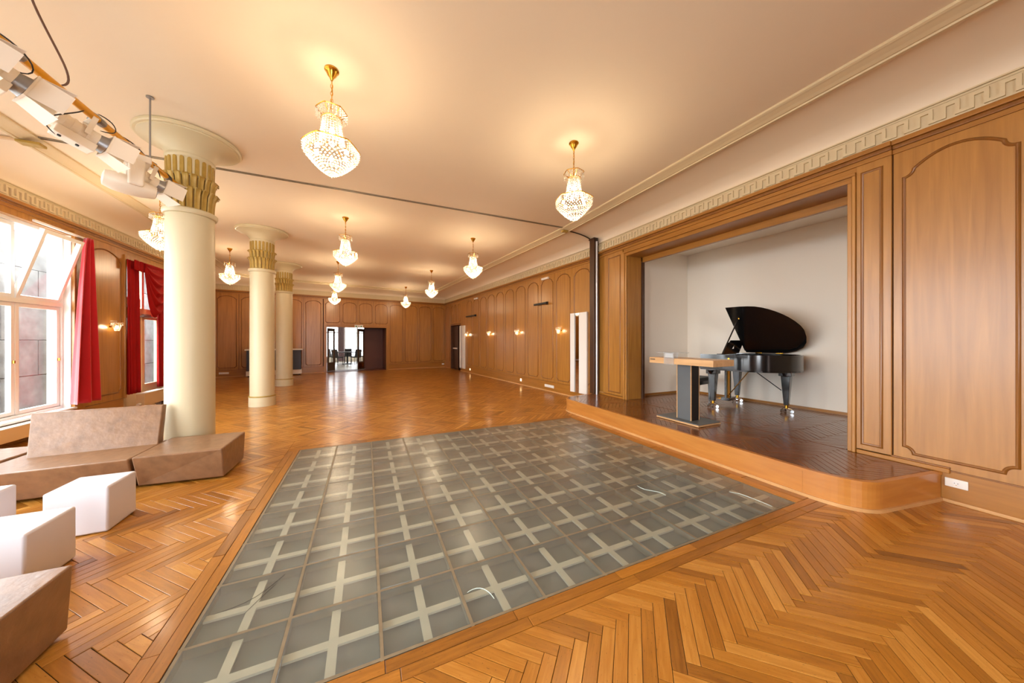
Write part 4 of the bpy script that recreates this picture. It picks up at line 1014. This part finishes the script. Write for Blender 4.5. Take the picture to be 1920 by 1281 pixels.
cb = MB().tube([(-1.93, 3.10, ZC + 0.0), (-1.95, 3.12, 3.85), (-2.0, 3.17, 3.75), (-2.0, 3.30, 3.6), (-1.97, 3.45, 3.42), (-1.985, 3.50, 3.33), (-2.02, 3.47, 3.295)], 0.008).build('hanging_cable', 'cable_brown'); cb.modifiers.new('sub', 'SUBSURF').render_levels = 2
tag(cb, 'dark cable hanging from the ceiling to the yellow lighting pipe', 'cable')
def make_spot():
    t = empty('stage_spotlight')                      # local +x = beam, origin at pipe clamp, body hangs below
    zc = -0.17
    MB().cyl((-0.17, 0, zc), (0.04, 0, zc), 0.066, n=20).build('housing', 'spot_white', t, smooth=True, angle=0.6)
    for k in range(4): MB().cyl((-0.14 + k * 0.04, 0, zc), (-0.125 + k * 0.04, 0, zc), 0.071, n=20).build('cooling_rib', 'spot_white', t)
    MB().box((-0.16, -0.055, zc - 0.12), (0.05, 0.055, zc - 0.05)).build('lamp_base', 'spot_white', t, bevel=0.006)
    for x in (-0.12, -0.03): MB().cyl((x, -0.02, zc - 0.13), (x, -0.02, zc - 0.12), 0.01, n=8).build('screw', 'black_matte', t)
    MB().cyl((0.04, 0, zc), (0.09, 0, zc), 0.062, 0.075, 20).build('lens_ring', 'steel_grey', t, smooth=True, angle=0.6); MB().cyl((0.085, 0, zc), (0.094, 0, zc), 0.06, n=20).build('lens', 'lens_dark', t)
    bd = MB().box((0.09, -0.085, zc - 0.085), (0.10, 0.085, zc - 0.075)).box((0.09, -0.085, zc + 0.075), (0.10, 0.085, zc + 0.085)).box((0.09, -0.085, zc - 0.075), (0.10, -0.075, zc + 0.075)).box((0.09, 0.075, zc - 0.075), (0.10, 0.085, zc + 0.075)).build('filter_frame', 'spot_white', t)
    for q in range(4):
        R = Matrix.Rotation(q * PI / 2, 3, 'X'); base = [(-0.08), 0.08]; w2 = 0.10 if q % 2 == 0 else 0.075
        pts = [Vector((0.10, -0.08, 0.08)), Vector((0.10, 0.08, 0.08)), Vector((0.24, w2, 0.112)), Vector((0.24, -w2, 0.112))]
        f = [R @ p for p in pts]; g_ = [R @ (p + Vector((0, 0, 0.003))) for p in pts]
        MB().loft([(p.x, p.y, p.z + zc) for p in f], [(p.x, p.y, p.z + zc) for p in g_]).build('barn_door', 'spot_white', t)
    for s_ in (-1, 1): MB().box((-0.045, s_ * 0.083 - 0.003, zc - 0.02), (-0.015, s_ * 0.083 + 0.003, -0.03)).build('yoke_arm', 'spot_white', t)
    MB().box((-0.045, -0.086, -0.036), (-0.015, 0.086, -0.028)).build('yoke_bridge', 'spot_white', t); MB().box((-0.05, -0.03, -0.03), (-0.01, 0.03, 0.032)).build('hook_clamp', 'steel_grey', t, bevel=0.006)
    return t
sp0 = make_spot(); first = True
for y, rz, tilt, lb in ((2.80, 0.80, 0.34, 'white stage spotlight cut off at the upper left picture edge'), (3.17, 0.80, 0.36, 'white stage spotlight with open barn doors, first fully seen on the pipe'),
                        (3.84, 0.80, 0.30, 'white stage spotlight with black cables, beside the moving head lamp'), (4.64, 0.90, 0.28, 'white stage spotlight at the far pipe end before the column capital')):
    o = sp0 if first else copy_tree(sp0); first = False
    o.location = (PX, y, PZ); o.rotation_euler = (0, tilt, rz); tag(o, lb, 'spotlight', 'stage lamps on the yellow pipe')
mh = tag(empty('moving_head_lamp', (PX, 4.30, PZ - 0.02)), 'white moving head stage lamp hanging lowest from the yellow pipe', 'spotlight', 'stage lamps on the yellow pipe'); mh.rotation_euler = (0, 0, 0.55)
MB().box((-0.09, -0.09, -0.10), (0.10, 0.09, -0.03)).build('base_box', 'spot_white', mh, bevel=0.012); MB().box((-0.03, -0.02, -0.03), (0.01, 0.02, 0.03)).build('hook_clamp', 'steel_grey', mh)
for s_ in (-1, 1): MB().loft([(-0.055, s_ * 0.095 - 0.02, -0.34), (0.045, s_ * 0.095 - 0.02, -0.34), (0.045, s_ * 0.095 + 0.02, -0.34), (-0.055, s_ * 0.095 + 0.02, -0.34)], [(-0.05, s_ * 0.085 - 0.02, -0.09), (0.06, s_ * 0.085 - 0.02, -0.09), (0.06, s_ * 0.085 + 0.02, -0.09), (-0.05, s_ * 0.085 + 0.02, -0.09)]).build('yoke_arm', 'spot_white', mh, bevel=0.015, segs=3)
hd = MB(lambda p: (p[2], p[0], -0.33 + p[1])).lathe([(0.03, -0.16), (0.07, -0.15), (0.088, -0.09), (0.09, 0.0), (0.078, 0.09), (0.056, 0.165), (0.05, 0.178)], n=24).build('head', 'spot_white', mh, smooth=True, angle=0.7)
MB().cyl((0.176, 0, -0.33), (0.182, 0, -0.33), 0.036, n=20).build('lens', 'lens_dark', hd); hd.rotation_euler = (0, 0.12, 0)

# ---------------------------------------------------------------- high table on the stage
tb = tag(empty('high_table', (4.3, 3.25, SZ)), 'high table with a thick wooden top on a grey pedestal, on the stage', 'table'); tb.location = (0, 0, 0)
sl = B('table_top', (4.05, 2.69, 1.105), (4.48, 3.71, 1.19), 'pale_wood', tb, 0.003); B('handle_slot', (4.047, 3.60, 1.155), (4.051, 3.69, 1.168), 'black_matte', sl)
B('pedestal', (4.235, 3.135, SZ + 0.035), (4.40, 3.36, 1.105), 'grey_laminate', tb, 0.002)
for x0, x1, y0, y1 in ((4.229, 4.24, 3.129, 3.14), (4.229, 4.24, 3.355, 3.366), (4.395, 4.406, 3.129, 3.14), (4.395, 4.406, 3.355, 3.366)): B('edge_strip', (x0, y0, SZ + 0.035), (x1, y1, 1.105), 'pale_wood', tb)
B('pedestal_side', (4.242, 3.131, SZ + 0.035), (4.393, 3.136, 1.10), 'black_matte', tb)
B('base_plate', (4.115, 2.935, SZ + 0.004), (4.585, 3.63, SZ + 0.026), 'pale_wood', tb, 0.002); B('base_cover', (4.118, 2.938, SZ + 0.026), (4.582, 3.627, SZ + 0.037), 'grey_laminate', tb)
ac = tag(empty('acrylic_stand'), 'clear acrylic display stand with a flat shelf on the high table', 'display stand')
B('front_sheet', (4.036, 3.26, 1.10), (4.041, 3.43, 1.27), 'acrylic', ac); B('hook_sheet', (4.036, 3.26, 1.192), (4.13, 3.43, 1.197), 'acrylic', ac); B('rear_sheet', (4.125, 3.26, 1.197), (4.13, 3.43, 1.27), 'acrylic', ac)
B('shelf', (4.01, 3.13, 1.27), (4.19, 3.54, 1.278), 'acrylic', ac); B('card', (4.043, 3.28, 1.20), (4.045, 3.41, 1.262), 'white_paint', ac)

# ---------------------------------------------------------------- grand piano
ang = math.radians(-10 + 180)          # local +x: towards bass side, local +y: towards the keyboard
pn = tag(empty('grand_piano', (6.115, 3.80, SZ + 0.002)), 'black grand piano with its lid propped open, on the stage', 'piano')
pn.rotation_euler = (0, 0, math.radians(10))
# local: x = bass side (+), y = keyboard (+) / tail (-)
def case_outline(e=0.0):
    return [(-0.58 - e, 0.20 + e), (-0.58 - e, -0.32)] + [(-0.575 - e, -0.42), (-0.558 - e, -0.52), (-0.525 - e, -0.61), (-0.475 - e, -0.70), (-0.415 - e, -0.78), (-0.345 - e, -0.855), (-0.27 - e, -0.92), (-0.18 - e * 0.8, -0.975 - e * 0.5), (-0.08, -1.02 - e), (0.02, -1.045 - e), (0.16, -1.045 - e), (0.30, -1.02 - e), (0.42 + e * 0.5, -0.96 - e), (0.51 + e, -0.86), (0.56 + e, -0.74), (0.58 + e, -0.6), (0.58 + e, 0.20 + e)]
RZ0, RZ1 = 0.69, 0.945
ring_o, ring_i = case_outline(0), case_outline(-0.035)
m = MB(); n_ = len(ring_o)
o0 = [m.v((p[0], p[1], RZ0)) for p in ring_o]; o1 = [m.v((p[0], p[1], RZ1)) for p in ring_o]; i0 = [m.v((p[0], p[1], RZ0)) for p in ring_i]; i1 = [m.v((p[0], p[1], RZ1)) for p in ring_i]
for k in range(n_ - 1):
    m.F.append([o0[k], o0[k + 1], o1[k + 1], o1[k]]); m.F.append([i0[k], i1[k], i1[k + 1], i0[k + 1]]); m.F.append([o1[k], o1[k + 1], i1[k + 1], i1[k]]); m.F.append([o0[k], i0[k], i0[k + 1], o0[k + 1]])
for k in (0, n_ - 1): m.F.append([o0[k], o1[k], i1[k], i0[k]])
m.build('rim', 'black_lacquer', pn, smooth=True, angle=0.6)
MB().prism(ring_o, RZ0 - 0.02, RZ0 + 0.005).build('bottom_board', 'black_lacquer', pn)
inner = [p for p in ring_i if p[1] < 0.05]
pl_ = MB().prism([(-0.545, 0.0)] + inner[1:-1] + [(0.545, 0.0)], RZ0 + 0.12, RZ0 + 0.15).build('soundboard', 'piano_plate', pn)
m = MB()
for k in range(26):
    x = -0.50 + k * 0.04; y1 = -0.36 - max(0, (x + 0.5)) * 0.95 if x < 0.1 else -0.95; m.cyl((x, -0.03, RZ0 + 0.175), (x + 0.04, max(y1, -0.93), RZ0 + 0.175), 0.0022, n=4)
o = m.build('strings', 'brass', pn); o['kind'] = 'stuff'
MB().box((-0.545, -0.03, RZ0 + 0.10), (0.545, 0.03, RZ1 - 0.02)).build('pin_block', 'black_lacquer', pn)
MB().box((-0.48, 0.05, RZ0 + 0.06), (0.48, 0.19, RZ0 + 0.085)).build('keyboard', 'ivory', pn)
m = MB()
for k in range(35):
    if k % 7 in (2, 6): continue
    x = -0.47 + (k + 1) * 0.0268; m.box((x - 0.007, 0.05, RZ0 + 0.085), (x + 0.007, 0.135, RZ0 + 0.097))
o = m.build('black_keys', 'black_matte', pn); o['kind'] = 'stuff'
for s_ in (-1, 1): MB().box((s_ * 0.53 - 0.05, 0.03, RZ0), (s_ * 0.53 + 0.05, 0.20, RZ0 + 0.13)).build('key_block', 'black_lacquer', pn, bevel=0.01)
MB().box((-0.58, 0.19, RZ0 - 0.005), (0.58, 0.215, RZ0 + 0.075)).build('key_slip', 'black_lacquer', pn, bevel=0.005); MB().box((-0.48, 0.03, RZ0 + 0.09), (0.48, 0.05, RZ0 + 0.22)).build('fallboard', 'black_lacquer', pn)
# lid: hinged along the bass side
lid_t = 0.02; hx = 0.585; beta = math.radians(43)
lidpoly = [(hx - p[0], p[1]) for p in case_outline(0.012) if p[1] < 0.0]; lidpoly = [(hx + 0.592, -0.10)] + lidpoly + [(0.0, -0.10)]
ltf = lambda p: (hx - p[0] * math.cos(beta) - p[2] * math.sin(beta), p[1], RZ1 + 0.012 + p[0] * math.sin(beta) - p[2] * math.cos(beta) * -1 - 0.0)
lid = MB(ltf).prism(lidpoly, 0.0, lid_t).build('lid', 'black_lacquer', pn, bevel=0.004)
MB(ltf).box((0.02, -0.28, lid_t + 0.002), (hx + 0.57, -0.085, lid_t + 0.020)).build('folded_flap', 'black_lacquer', lid, bevel=0.004)
for y in (-0.30, -0.62): MB().cyl((hx, y - 0.05, RZ1 + 0.008), (hx, y + 0.05, RZ1 + 0.008), 0.01).build('hinge', 'brass', pn)
top = ltf((0.92, -0.22, 0.0)); MB().cyl((-0.50, -0.12, RZ1 - 0.01), top, 0.011, n=10).build('prop_stick', 'black_lacquer', pn, smooth=True)
MB().cyl((top[0], top[1], top[2] - 0.02), top, 0.016, n=10).build('prop_cup', 'brass', pn)
# music desk with a cut out
def desk(p): return (p[0], -0.06 - p[1] * 0.35 - p[2], RZ1 + p[1])
mpts = [(-0.33, 0), (-0.33, 0.17), (-0.30, 0.20), (-0.25, 0.215), (-0.22, 0.245), (0.22, 0.245), (0.25, 0.215), (0.30, 0.20), (0.33, 0.17), (0.33, 0)]
ms = MB(desk); hole = [(-0.05, 0.09), (0.05, 0.09), (0.02, 0.13), (0.012, 0.185), (-0.012, 0.185), (-0.02, 0.13)]
def strip(x0, x1, z0, z1): ms.box((x0, z0, 0), (x1, z1, 0.012))
ms.prism([(-0.33, 0), (-0.33, 0.17), (-0.30, 0.20), (-0.25, 0.215), (-0.22, 0.245), (-0.06, 0.245), (-0.06, 0)], 0, 0.012); ms.prism([(0.33, 0), (0.33, 0.17), (0.30, 0.20), (0.25, 0.215), (0.22, 0.245), (0.06, 0.245), (0.06, 0)][::-1], 0, 0.012)
ms.prism([(-0.06, 0), (0.06, 0), (0.06, 0.09), (-0.06, 0.09)], 0, 0.012); ms.prism([(-0.06, 0.185), (0.06, 0.185), (0.06, 0.245), (-0.06, 0.245)], 0, 0.012)
ms.prism([(-0.06, 0.09), (-0.05, 0.09), (-0.02, 0.13), (-0.012, 0.185), (-0.06, 0.185)], 0, 0.012); ms.prism([(0.06, 0.09), (0.05, 0.09), (0.02, 0.13), (0.012, 0.185), (0.06, 0.185)][::-1], 0, 0.012)
ms.build('music_desk', 'black_lacquer', pn)
MB().box((-0.36, -0.02, RZ1 - 0.015), (0.36, 0.02, RZ1 + 0.004)).build('desk_ledge', 'black_lacquer', pn)
MB().cyl((-0.59, -0.26, RZ0 + 0.19), (-0.575, -0.26, RZ0 + 0.19), 0.014).build('lock_knob', 'brass', pn)
def piano_leg(x, y, face):
    lg = MB().loft([(x - 0.032, y - 0.032, 0.12), (x + 0.032, y - 0.032, 0.12), (x + 0.032, y + 0.032, 0.12), (x - 0.032, y + 0.032, 0.12)], [(x - 0.062, y - 0.062, 0.60), (x + 0.062, y - 0.062, 0.60), (x + 0.062, y + 0.062, 0.60), (x - 0.062, y + 0.062, 0.60)]).box((x - 0.085, y - 0.085, 0.60), (x + 0.085, y + 0.085, RZ0 - 0.02)).build('leg', 'black_lacquer', pn, bevel=0.006)
    MB().loft([(x - 0.05, y - 0.02, 0.58), (x + 0.05, y - 0.02, 0.58), (x + 0.05, y + 0.02, 0.58), (x - 0.05, y + 0.02, 0.58)], [(x - 0.17, y - 0.02, RZ0 - 0.02), (x + 0.17, y - 0.02, RZ0 - 0.02), (x + 0.17, y + 0.02, RZ0 - 0.02), (x - 0.17, y + 0.02, RZ0 - 0.02)]).build('leg_bracket', 'black_lacquer', lg)
    MB().cyl((x, y, 0.07), (x, y, 0.125), 0.026).build('ferrule', 'brass', lg, smooth=True, angle=0.6)
    tm = MB()
    for a in (0.5, 0.5 + 2 * PI / 3, 0.5 + 4 * PI / 3):
        cx, cy = x + 0.075 * math.cos(a), y + 0.075 * math.sin(a); tm.cyl((x, y, 0.07), (cx, cy, 0.055), 0.014, n=8)
        MB().cyl((cx - 0.014 * math.sin(a), cy + 0.014 * math.cos(a), 0.026), (cx + 0.014 * math.sin(a), cy - 0.014 * math.cos(a), 0.026), 0.025, n=14).build('caster', 'chrome', lg, smooth=True, angle=0.6)
    tm.build('caster_truck', 'chrome', lg, smooth=True)
piano_leg(-0.50, 0.02, 0); piano_leg(0.50, 0.02, 0); piano_leg(0.05, -0.86, 0)
MB().cyl((-0.08, -0.45, RZ0 - 0.02), (0.02, -0.80, 0.36), 0.008, n=6).build('brace', 'black_matte', pn)
ly = MB().box((-0.13, -0.09, 0.085), (0.13, 0.05, 0.14)).build('pedal_box', 'black_lacquer', pn, bevel=0.005)
for x in (-0.09, -0.03, 0.03, 0.09): MB().box((x - 0.013, -0.03, 0.14), (x + 0.013, 0.0, RZ0 - 0.02)).build('lyre_post', 'black_lacquer' if abs(x) > 0.05 else 'brass', pn)
for x in (-0.06, 0, 0.06): MB().box((x - 0.012, 0.05, 0.095), (x + 0.012, 0.14, 0.105)).build('pedal', 'brass', pn, bevel=0.004)
MB().cyl((-0.11, -0.05, 0.16), (-0.11, -0.40, RZ0 - 0.02), 0.008, n=6).build('brace', 'brass', pn)
# stool
bn = tag(empty('piano_stool', (6.00, 4.30, SZ + 0.003)), 'black piano stool with padded seat behind the high table pedestal', 'stool'); bn.rotation_euler = (0, 0, math.radians(10))
MB().box((-0.27, -0.16, 0.40), (0.27, 0.16, 0.47)).build('cushion', 'black_matte', bn, bevel=0.02, segs=3); MB().box((-0.25, -0.145, 0.33), (0.25, 0.145, 0.40)).build('apron', 'black_lacquer', bn, bevel=0.004)
for sx in (-1, 1):
    for sy in (-1, 1):
        x, y = sx * 0.225, sy * 0.12; MB().loft([(x - 0.012, y - 0.012, 0), (x + 0.012, y - 0.012, 0), (x + 0.012, y + 0.012, 0), (x - 0.012, y + 0.012, 0)], [(x - 0.022, y - 0.022, 0.34), (x + 0.022, y - 0.022, 0.34), (x + 0.022, y + 0.022, 0.34), (x - 0.022, y + 0.022, 0.34)]).build('leg', 'black_lacquer', bn)

# ---------------------------------------------------------------- things on the far right wall
def tall_mirror(y0, y1, label):
    s0, s1 = frs(y0), frs(y1); w = s1 - s0; t = tag(empty('wall_mirror'), label, 'mirror', 'tall mirrors between white panels')
    B('white_panel', (s0, 0.016, 0.145), (s0 + w * 0.46, 0.07, 2.14), 'white_enamel', t, 0.004, FR); B('white_panel', (s0 + w * 0.74, 0.016, 0.145), (s1, 0.07, 2.14), 'white_enamel', t, 0.004, FR)
    B('mirror_glass', (s0 + w * 0.46, 0.02, 0.145), (s0 + w * 0.74, 0.05, 2.13), 'mirror', t, 0, FR)
tall_mirror(6.30, 6.91, 'tall narrow mirror between two white panels beside the stage')
tall_mirror(14.38, 15.02, 'tall narrow mirror between two white panels by the dark side doorway')
def black_bar(y0, y1, label):
    t = tag(empty('wall_bracket'), label, 'bracket', 'black wall brackets'); s0, s1 = frs(y0), frs(y1)
    B('bar', (s0, 0.06, 2.49), (s1, 0.11, 2.545), 'black_matte', t, 0.004, FR); B('mount', (s0 + 0.02, 0.012, 2.48), (s0 + 0.08, 0.06, 2.56), 'black_matte', t, 0, FR)
black_bar(7.92, 8.55, 'black bar bracket high on the panelling near the stage'); black_bar(13.1, 14.1, 'black bar bracket high on the panelling near the dark side doorway')
for y, lb in ((8.05, 'small white emergency light box under the cornice near the stage'), (13.1, 'small white emergency light box under the cornice far along the wall')):
    o = tag(B('emergency_light', (frs(y) - 0.16, 0.012, 3.20), (frs(y) + 0.16, 0.07, 3.26), 'white_enamel', None, 0.008, FR), lb, 'light fitting', 'emergency lights'); B('diffuser', (frs(y) - 0.13, 0.07, 3.207), (frs(y) + 0.13, 0.074, 3.247), 'white_paint', o, 0, FR)
for y, lb in ((9.43, 'small glowing night light in the skirting, nearer the stage'), (13.79, 'small glowing night light in the skirting, near the side doorway')):
    o = tag(B('night_light', (frs(y) - 0.05, 0.016, 0.115), (frs(y) + 0.05, 0.026, 0.215), 'white_enamel', None, 0.003, FR), lb, 'light', 'skirting lights'); B('glow_pane', (frs(y) - 0.035, 0.026, 0.13), (frs(y) + 0.035, 0.029, 0.20), 'small_glow', o, 0, FR)
def sockets(fr, s0, n, z, label, nn=0.016, vertical=False):
    t = tag(B('socket_strip' if n > 1 else 'wall_socket', (s0, nn, z - 0.04), (s0 + 0.072 * n + 0.012 + (0.04 if n == 1 else 0), nn + 0.012, z + 0.035), 'white_enamel', None, 0.003, fr), label, 'socket')
    for k in range(n):
        c = s0 + 0.042 + 0.072 * k + (0.02 if n == 1 else 0); MB(fr).cyl((c, nn + 0.0115, z), (c, nn + 0.0135, z), 0.021, n=16).build('outlet', 'white_paint', t)
        for d in (-0.009, 0.009): MB(fr).cyl((c + d, nn + 0.0135, z + (0.0)), (c + d, nn + 0.0145, z), 0.003, n=8).build('hole', 'black_matte', t)
        MB(fr).box((c - 0.003, nn + 0.0135, z - 0.018), (c + 0.003, nn + 0.0145, z - 0.014)).build('contact', 'brass', t)
    return t
sockets(FR, frs(7.66), 6, 0.155, 'long white socket strip in the skirting near the tall mirror')
sockets(RW, 0.905, 1, 0.187, 'white wall socket low beside the rounded stage corner', 0.016)
sockets(BW, bws(3.72), 1, 0.18, 'white wall socket in the skirting by the far right corner')
sockets(BW, bws(-5.25), 4, 0.16, 'white socket strip in the skirting behind the nearest column')

# ---------------------------------------------------------------- bar counter and end-wall things
bc = tag(empty('bar_counter'), 'dark blue bar counter with a white top behind the far columns', 'bar counter')
s0, s1 = bws(-4.36), bws(-2.55)
for k in range(3): B('front_panel', (s0 + 0.02 + k * (s1 - s0 - 0.04) / 3, 0.10, 0.24), (s0 + 0.015 + (k + 1) * (s1 - s0 - 0.04) / 3, 0.62, 1.05), 'navy_panel', bc, 0.004, BW)
B('counter_top', (s0 - 0.03, 0.06, 1.05), (s1 + 0.04, 0.68, 1.10), 'white_enamel', bc, 0.006, BW); B('plinth', (s0, 0.10, 0.05), (s1, 0.58, 0.24), 'white_enamel', bc, 0.004, BW)
for a in (s0 + 0.05, s1 - 0.12): B('foot', (a, 0.12, 0), (a + 0.07, 0.55, 0.05), 'black_matte', bc, 0, BW)
es = tag(B('exit_sign', (bws(-0.50), 0.03, EZ - 0.01), (bws(-0.14), 0.06, EZ + 0.12), 'white_enamel', None, 0.005, BW), 'white exit sign with dark green marks over the wide doorway', 'sign')
for a in (-0.46, -0.25): B('pictogram', (bws(a), 0.06, EZ + 0.03), (bws(a) + 0.06, 0.063, EZ + 0.08), 'green_sign', es, 0, BW)
B('arrow', (bws(-0.36), 0.06, EZ + 0.045), (bws(-0.30), 0.063, EZ + 0.065), 'steel_grey', es, 0, BW)

# ---------------------------------------------------------------- bright room behind the doorway
rm = lambda a, b, m_, nm, par=None: B(nm, a, b, m_, par, 0, BW)
struct(rm((-0.5, -8.2, -0.06), (8.0, -1.0, 0.0), 'pale_floor', 'floor_back_room')); struct(rm((-0.6, -8.2, 3.0), (8.0, -1.0, 3.1), 'white_plaster', 'ceiling_back_room'))
wb_ = MB(BW)
for a, b, z0, z1 in ((-0.5, 0.9, 0, 3), (2.55, 3.2, 0, 3), (4.75, 5.1, 0, 3), (6.7, 8.0, 0, 3), (0.9, 2.55, 0, 0.3), (3.2, 4.75, 0, 0.3), (5.1, 6.7, 0, 0.3), (0.9, 2.55, 2.7, 3), (3.2, 4.75, 2.7, 3), (5.1, 6.7, 2.7, 3)): wb_.box((a, -8.2, z0), (b, -8.05, z1))
wb_.box((-0.6, -8.2, 0), (-0.5, -1.0, 3.0)); wb_.box((8.0, -8.2, 0), (8.1, -1.0, 3.0)); wb_.box((EX0 + 1.70, -1.1, 0), (8.0, -1.0, 3.0)); wb_.box((-0.5, -1.1, 0), (EX0 - 0.1, -1.0, 3)); wb_.box((EX0 - 0.1, -1.1, 2.25), (EX0 + 1.70, -1.0, 3))
struct(wb_.build('wall_back_room', 'white_plaster'))
for wi, (a, b) in enumerate(((0.9, 2.55), (3.2, 4.75), (5.1, 6.7))):
    m = MB(BW); c = (a + b) / 2
    for q0, q1, z0, z1 in ((a, a + 0.06, 0.3, 2.7), (b - 0.06, b, 0.3, 2.7), (c - 0.04, c + 0.04, 0.3, 2.7), (a, b, 1.95, 2.02), (a, b, 0.3, 0.36), (a, b, 2.64, 2.7)): m.box((q0, -8.16, z0), (q1, -8.10, z1))
    w_ = struct(m.build('window_%d' % (wi + 4), 'white_paint'))
    for q0, q1 in ((a + 0.06, c - 0.04), (c + 0.04, b - 0.06)): B('pane', (q0, -8.135, 0.36), (q1, -8.125, 2.64), 'dimming_glass', w_, 0, BW)
def bw_sheet(label, s0, s1, n):
    t = tag(empty('curtain'), label, 'curtain'); g = MB(BW); N_ = 40; L0 = [g.v((s0 + (s1 - s0) * k / N_, n + 0.03 * math.sin(k * 0.9), 0.05)) for k in range(N_ + 1)]; L1 = [g.v((s0 + (s1 - s0) * k / N_, n + 0.03 * math.sin(k * 0.9), 2.85)) for k in range(N_ + 1)]
    for k in range(N_): g.F.append([L0[k], L0[k + 1], L1[k + 1], L1[k]])
    g.build('drape', 'mauve_curtain', t, smooth=True)
bw_sheet('mauve curtain in the bright room seen through the wide doorway', 4.72, 5.08, -7.9)
rt = tag(empty('round_table', BW((5.05, -5.4, 0))), 'round table with chairs in the bright room beyond the doorway', 'table')
MB().lathe([(0.62, 0.72), (0.62, 0.75)], n=32).build('table_top', 'grey_fabric', rt); MB().cyl((0, 0, 0.02), (0, 0, 0.72), 0.05).build('stem', 'black_matte', rt); MB().lathe([(0.3, 0), (0.3, 0.03), (0.06, 0.05)], n=24).build('foot', 'black_matte', rt)
def chair(loc, rz, label):
    t = tag(empty('chair', loc, rz), label, 'chair', 'chairs in the bright back room')
    MB().box((-0.22, -0.22, 0.42), (0.22, 0.22, 0.48)).build('seat', 'grey_fabric', t, bevel=0.02); MB().loft([(-0.22, 0.18, 0.48), (0.22, 0.18, 0.48), (0.22, 0.22, 0.48), (-0.22, 0.22, 0.48)], [(-0.20, 0.26, 0.92), (0.20, 0.26, 0.92), (0.20, 0.29, 0.92), (-0.20, 0.29, 0.92)]).build('backrest', 'grey_fabric', t, bevel=0.01)
    for sx in (-1, 1):
        for sy in (-1, 1): MB().cyl((sx * 0.2, sy * 0.2, 0), (sx * 0.18, sy * 0.18, 0.42), 0.014, n=8).build('leg', 'black_matte', t)
bx = Vector(BW((5.05, -5.4, 0)))
for k, lb in ((0, 'grey upholstered chair on the near left of the round table'), (1, 'grey upholstered chair on the near right of the round table'), (2, 'grey upholstered chair at the right of the round table'), (3, 'grey upholstered chair behind the round table'), (4, 'grey upholstered chair at the left of the round table')):
    a = -2.2 + k * 2 * PI / 5; chair((bx.x + 0.82 * math.cos(a), bx.y + 0.82 * math.sin(a), 0), a - PI / 2, lb)

# ---------------------------------------------------------------- outside the windows
struct(B('ground_outside', (-30, -25, -0.6), (-4.76, 30, -0.45), 'pavement'))
sw = struct(B('wall_outside', (-8.6, 8.6, -0.45), (-8.25, 26, 4.2), 'floor_joint'))
for r in range(5):
    y = 8.6 - (r % 2) * 0.9
    while y < 26:
        y1 = y + 1.9; a0 = max(8.6, y); B('stone_block', (-8.3, a0 + 0.01, -0.45 + r * 0.95 + 0.01), (-8.2 + random.uniform(-0.015, 0.015), min(26, y1) - 0.01, -0.45 + (r + 1) * 0.95), 'stone', sw, 0.01); y = y1
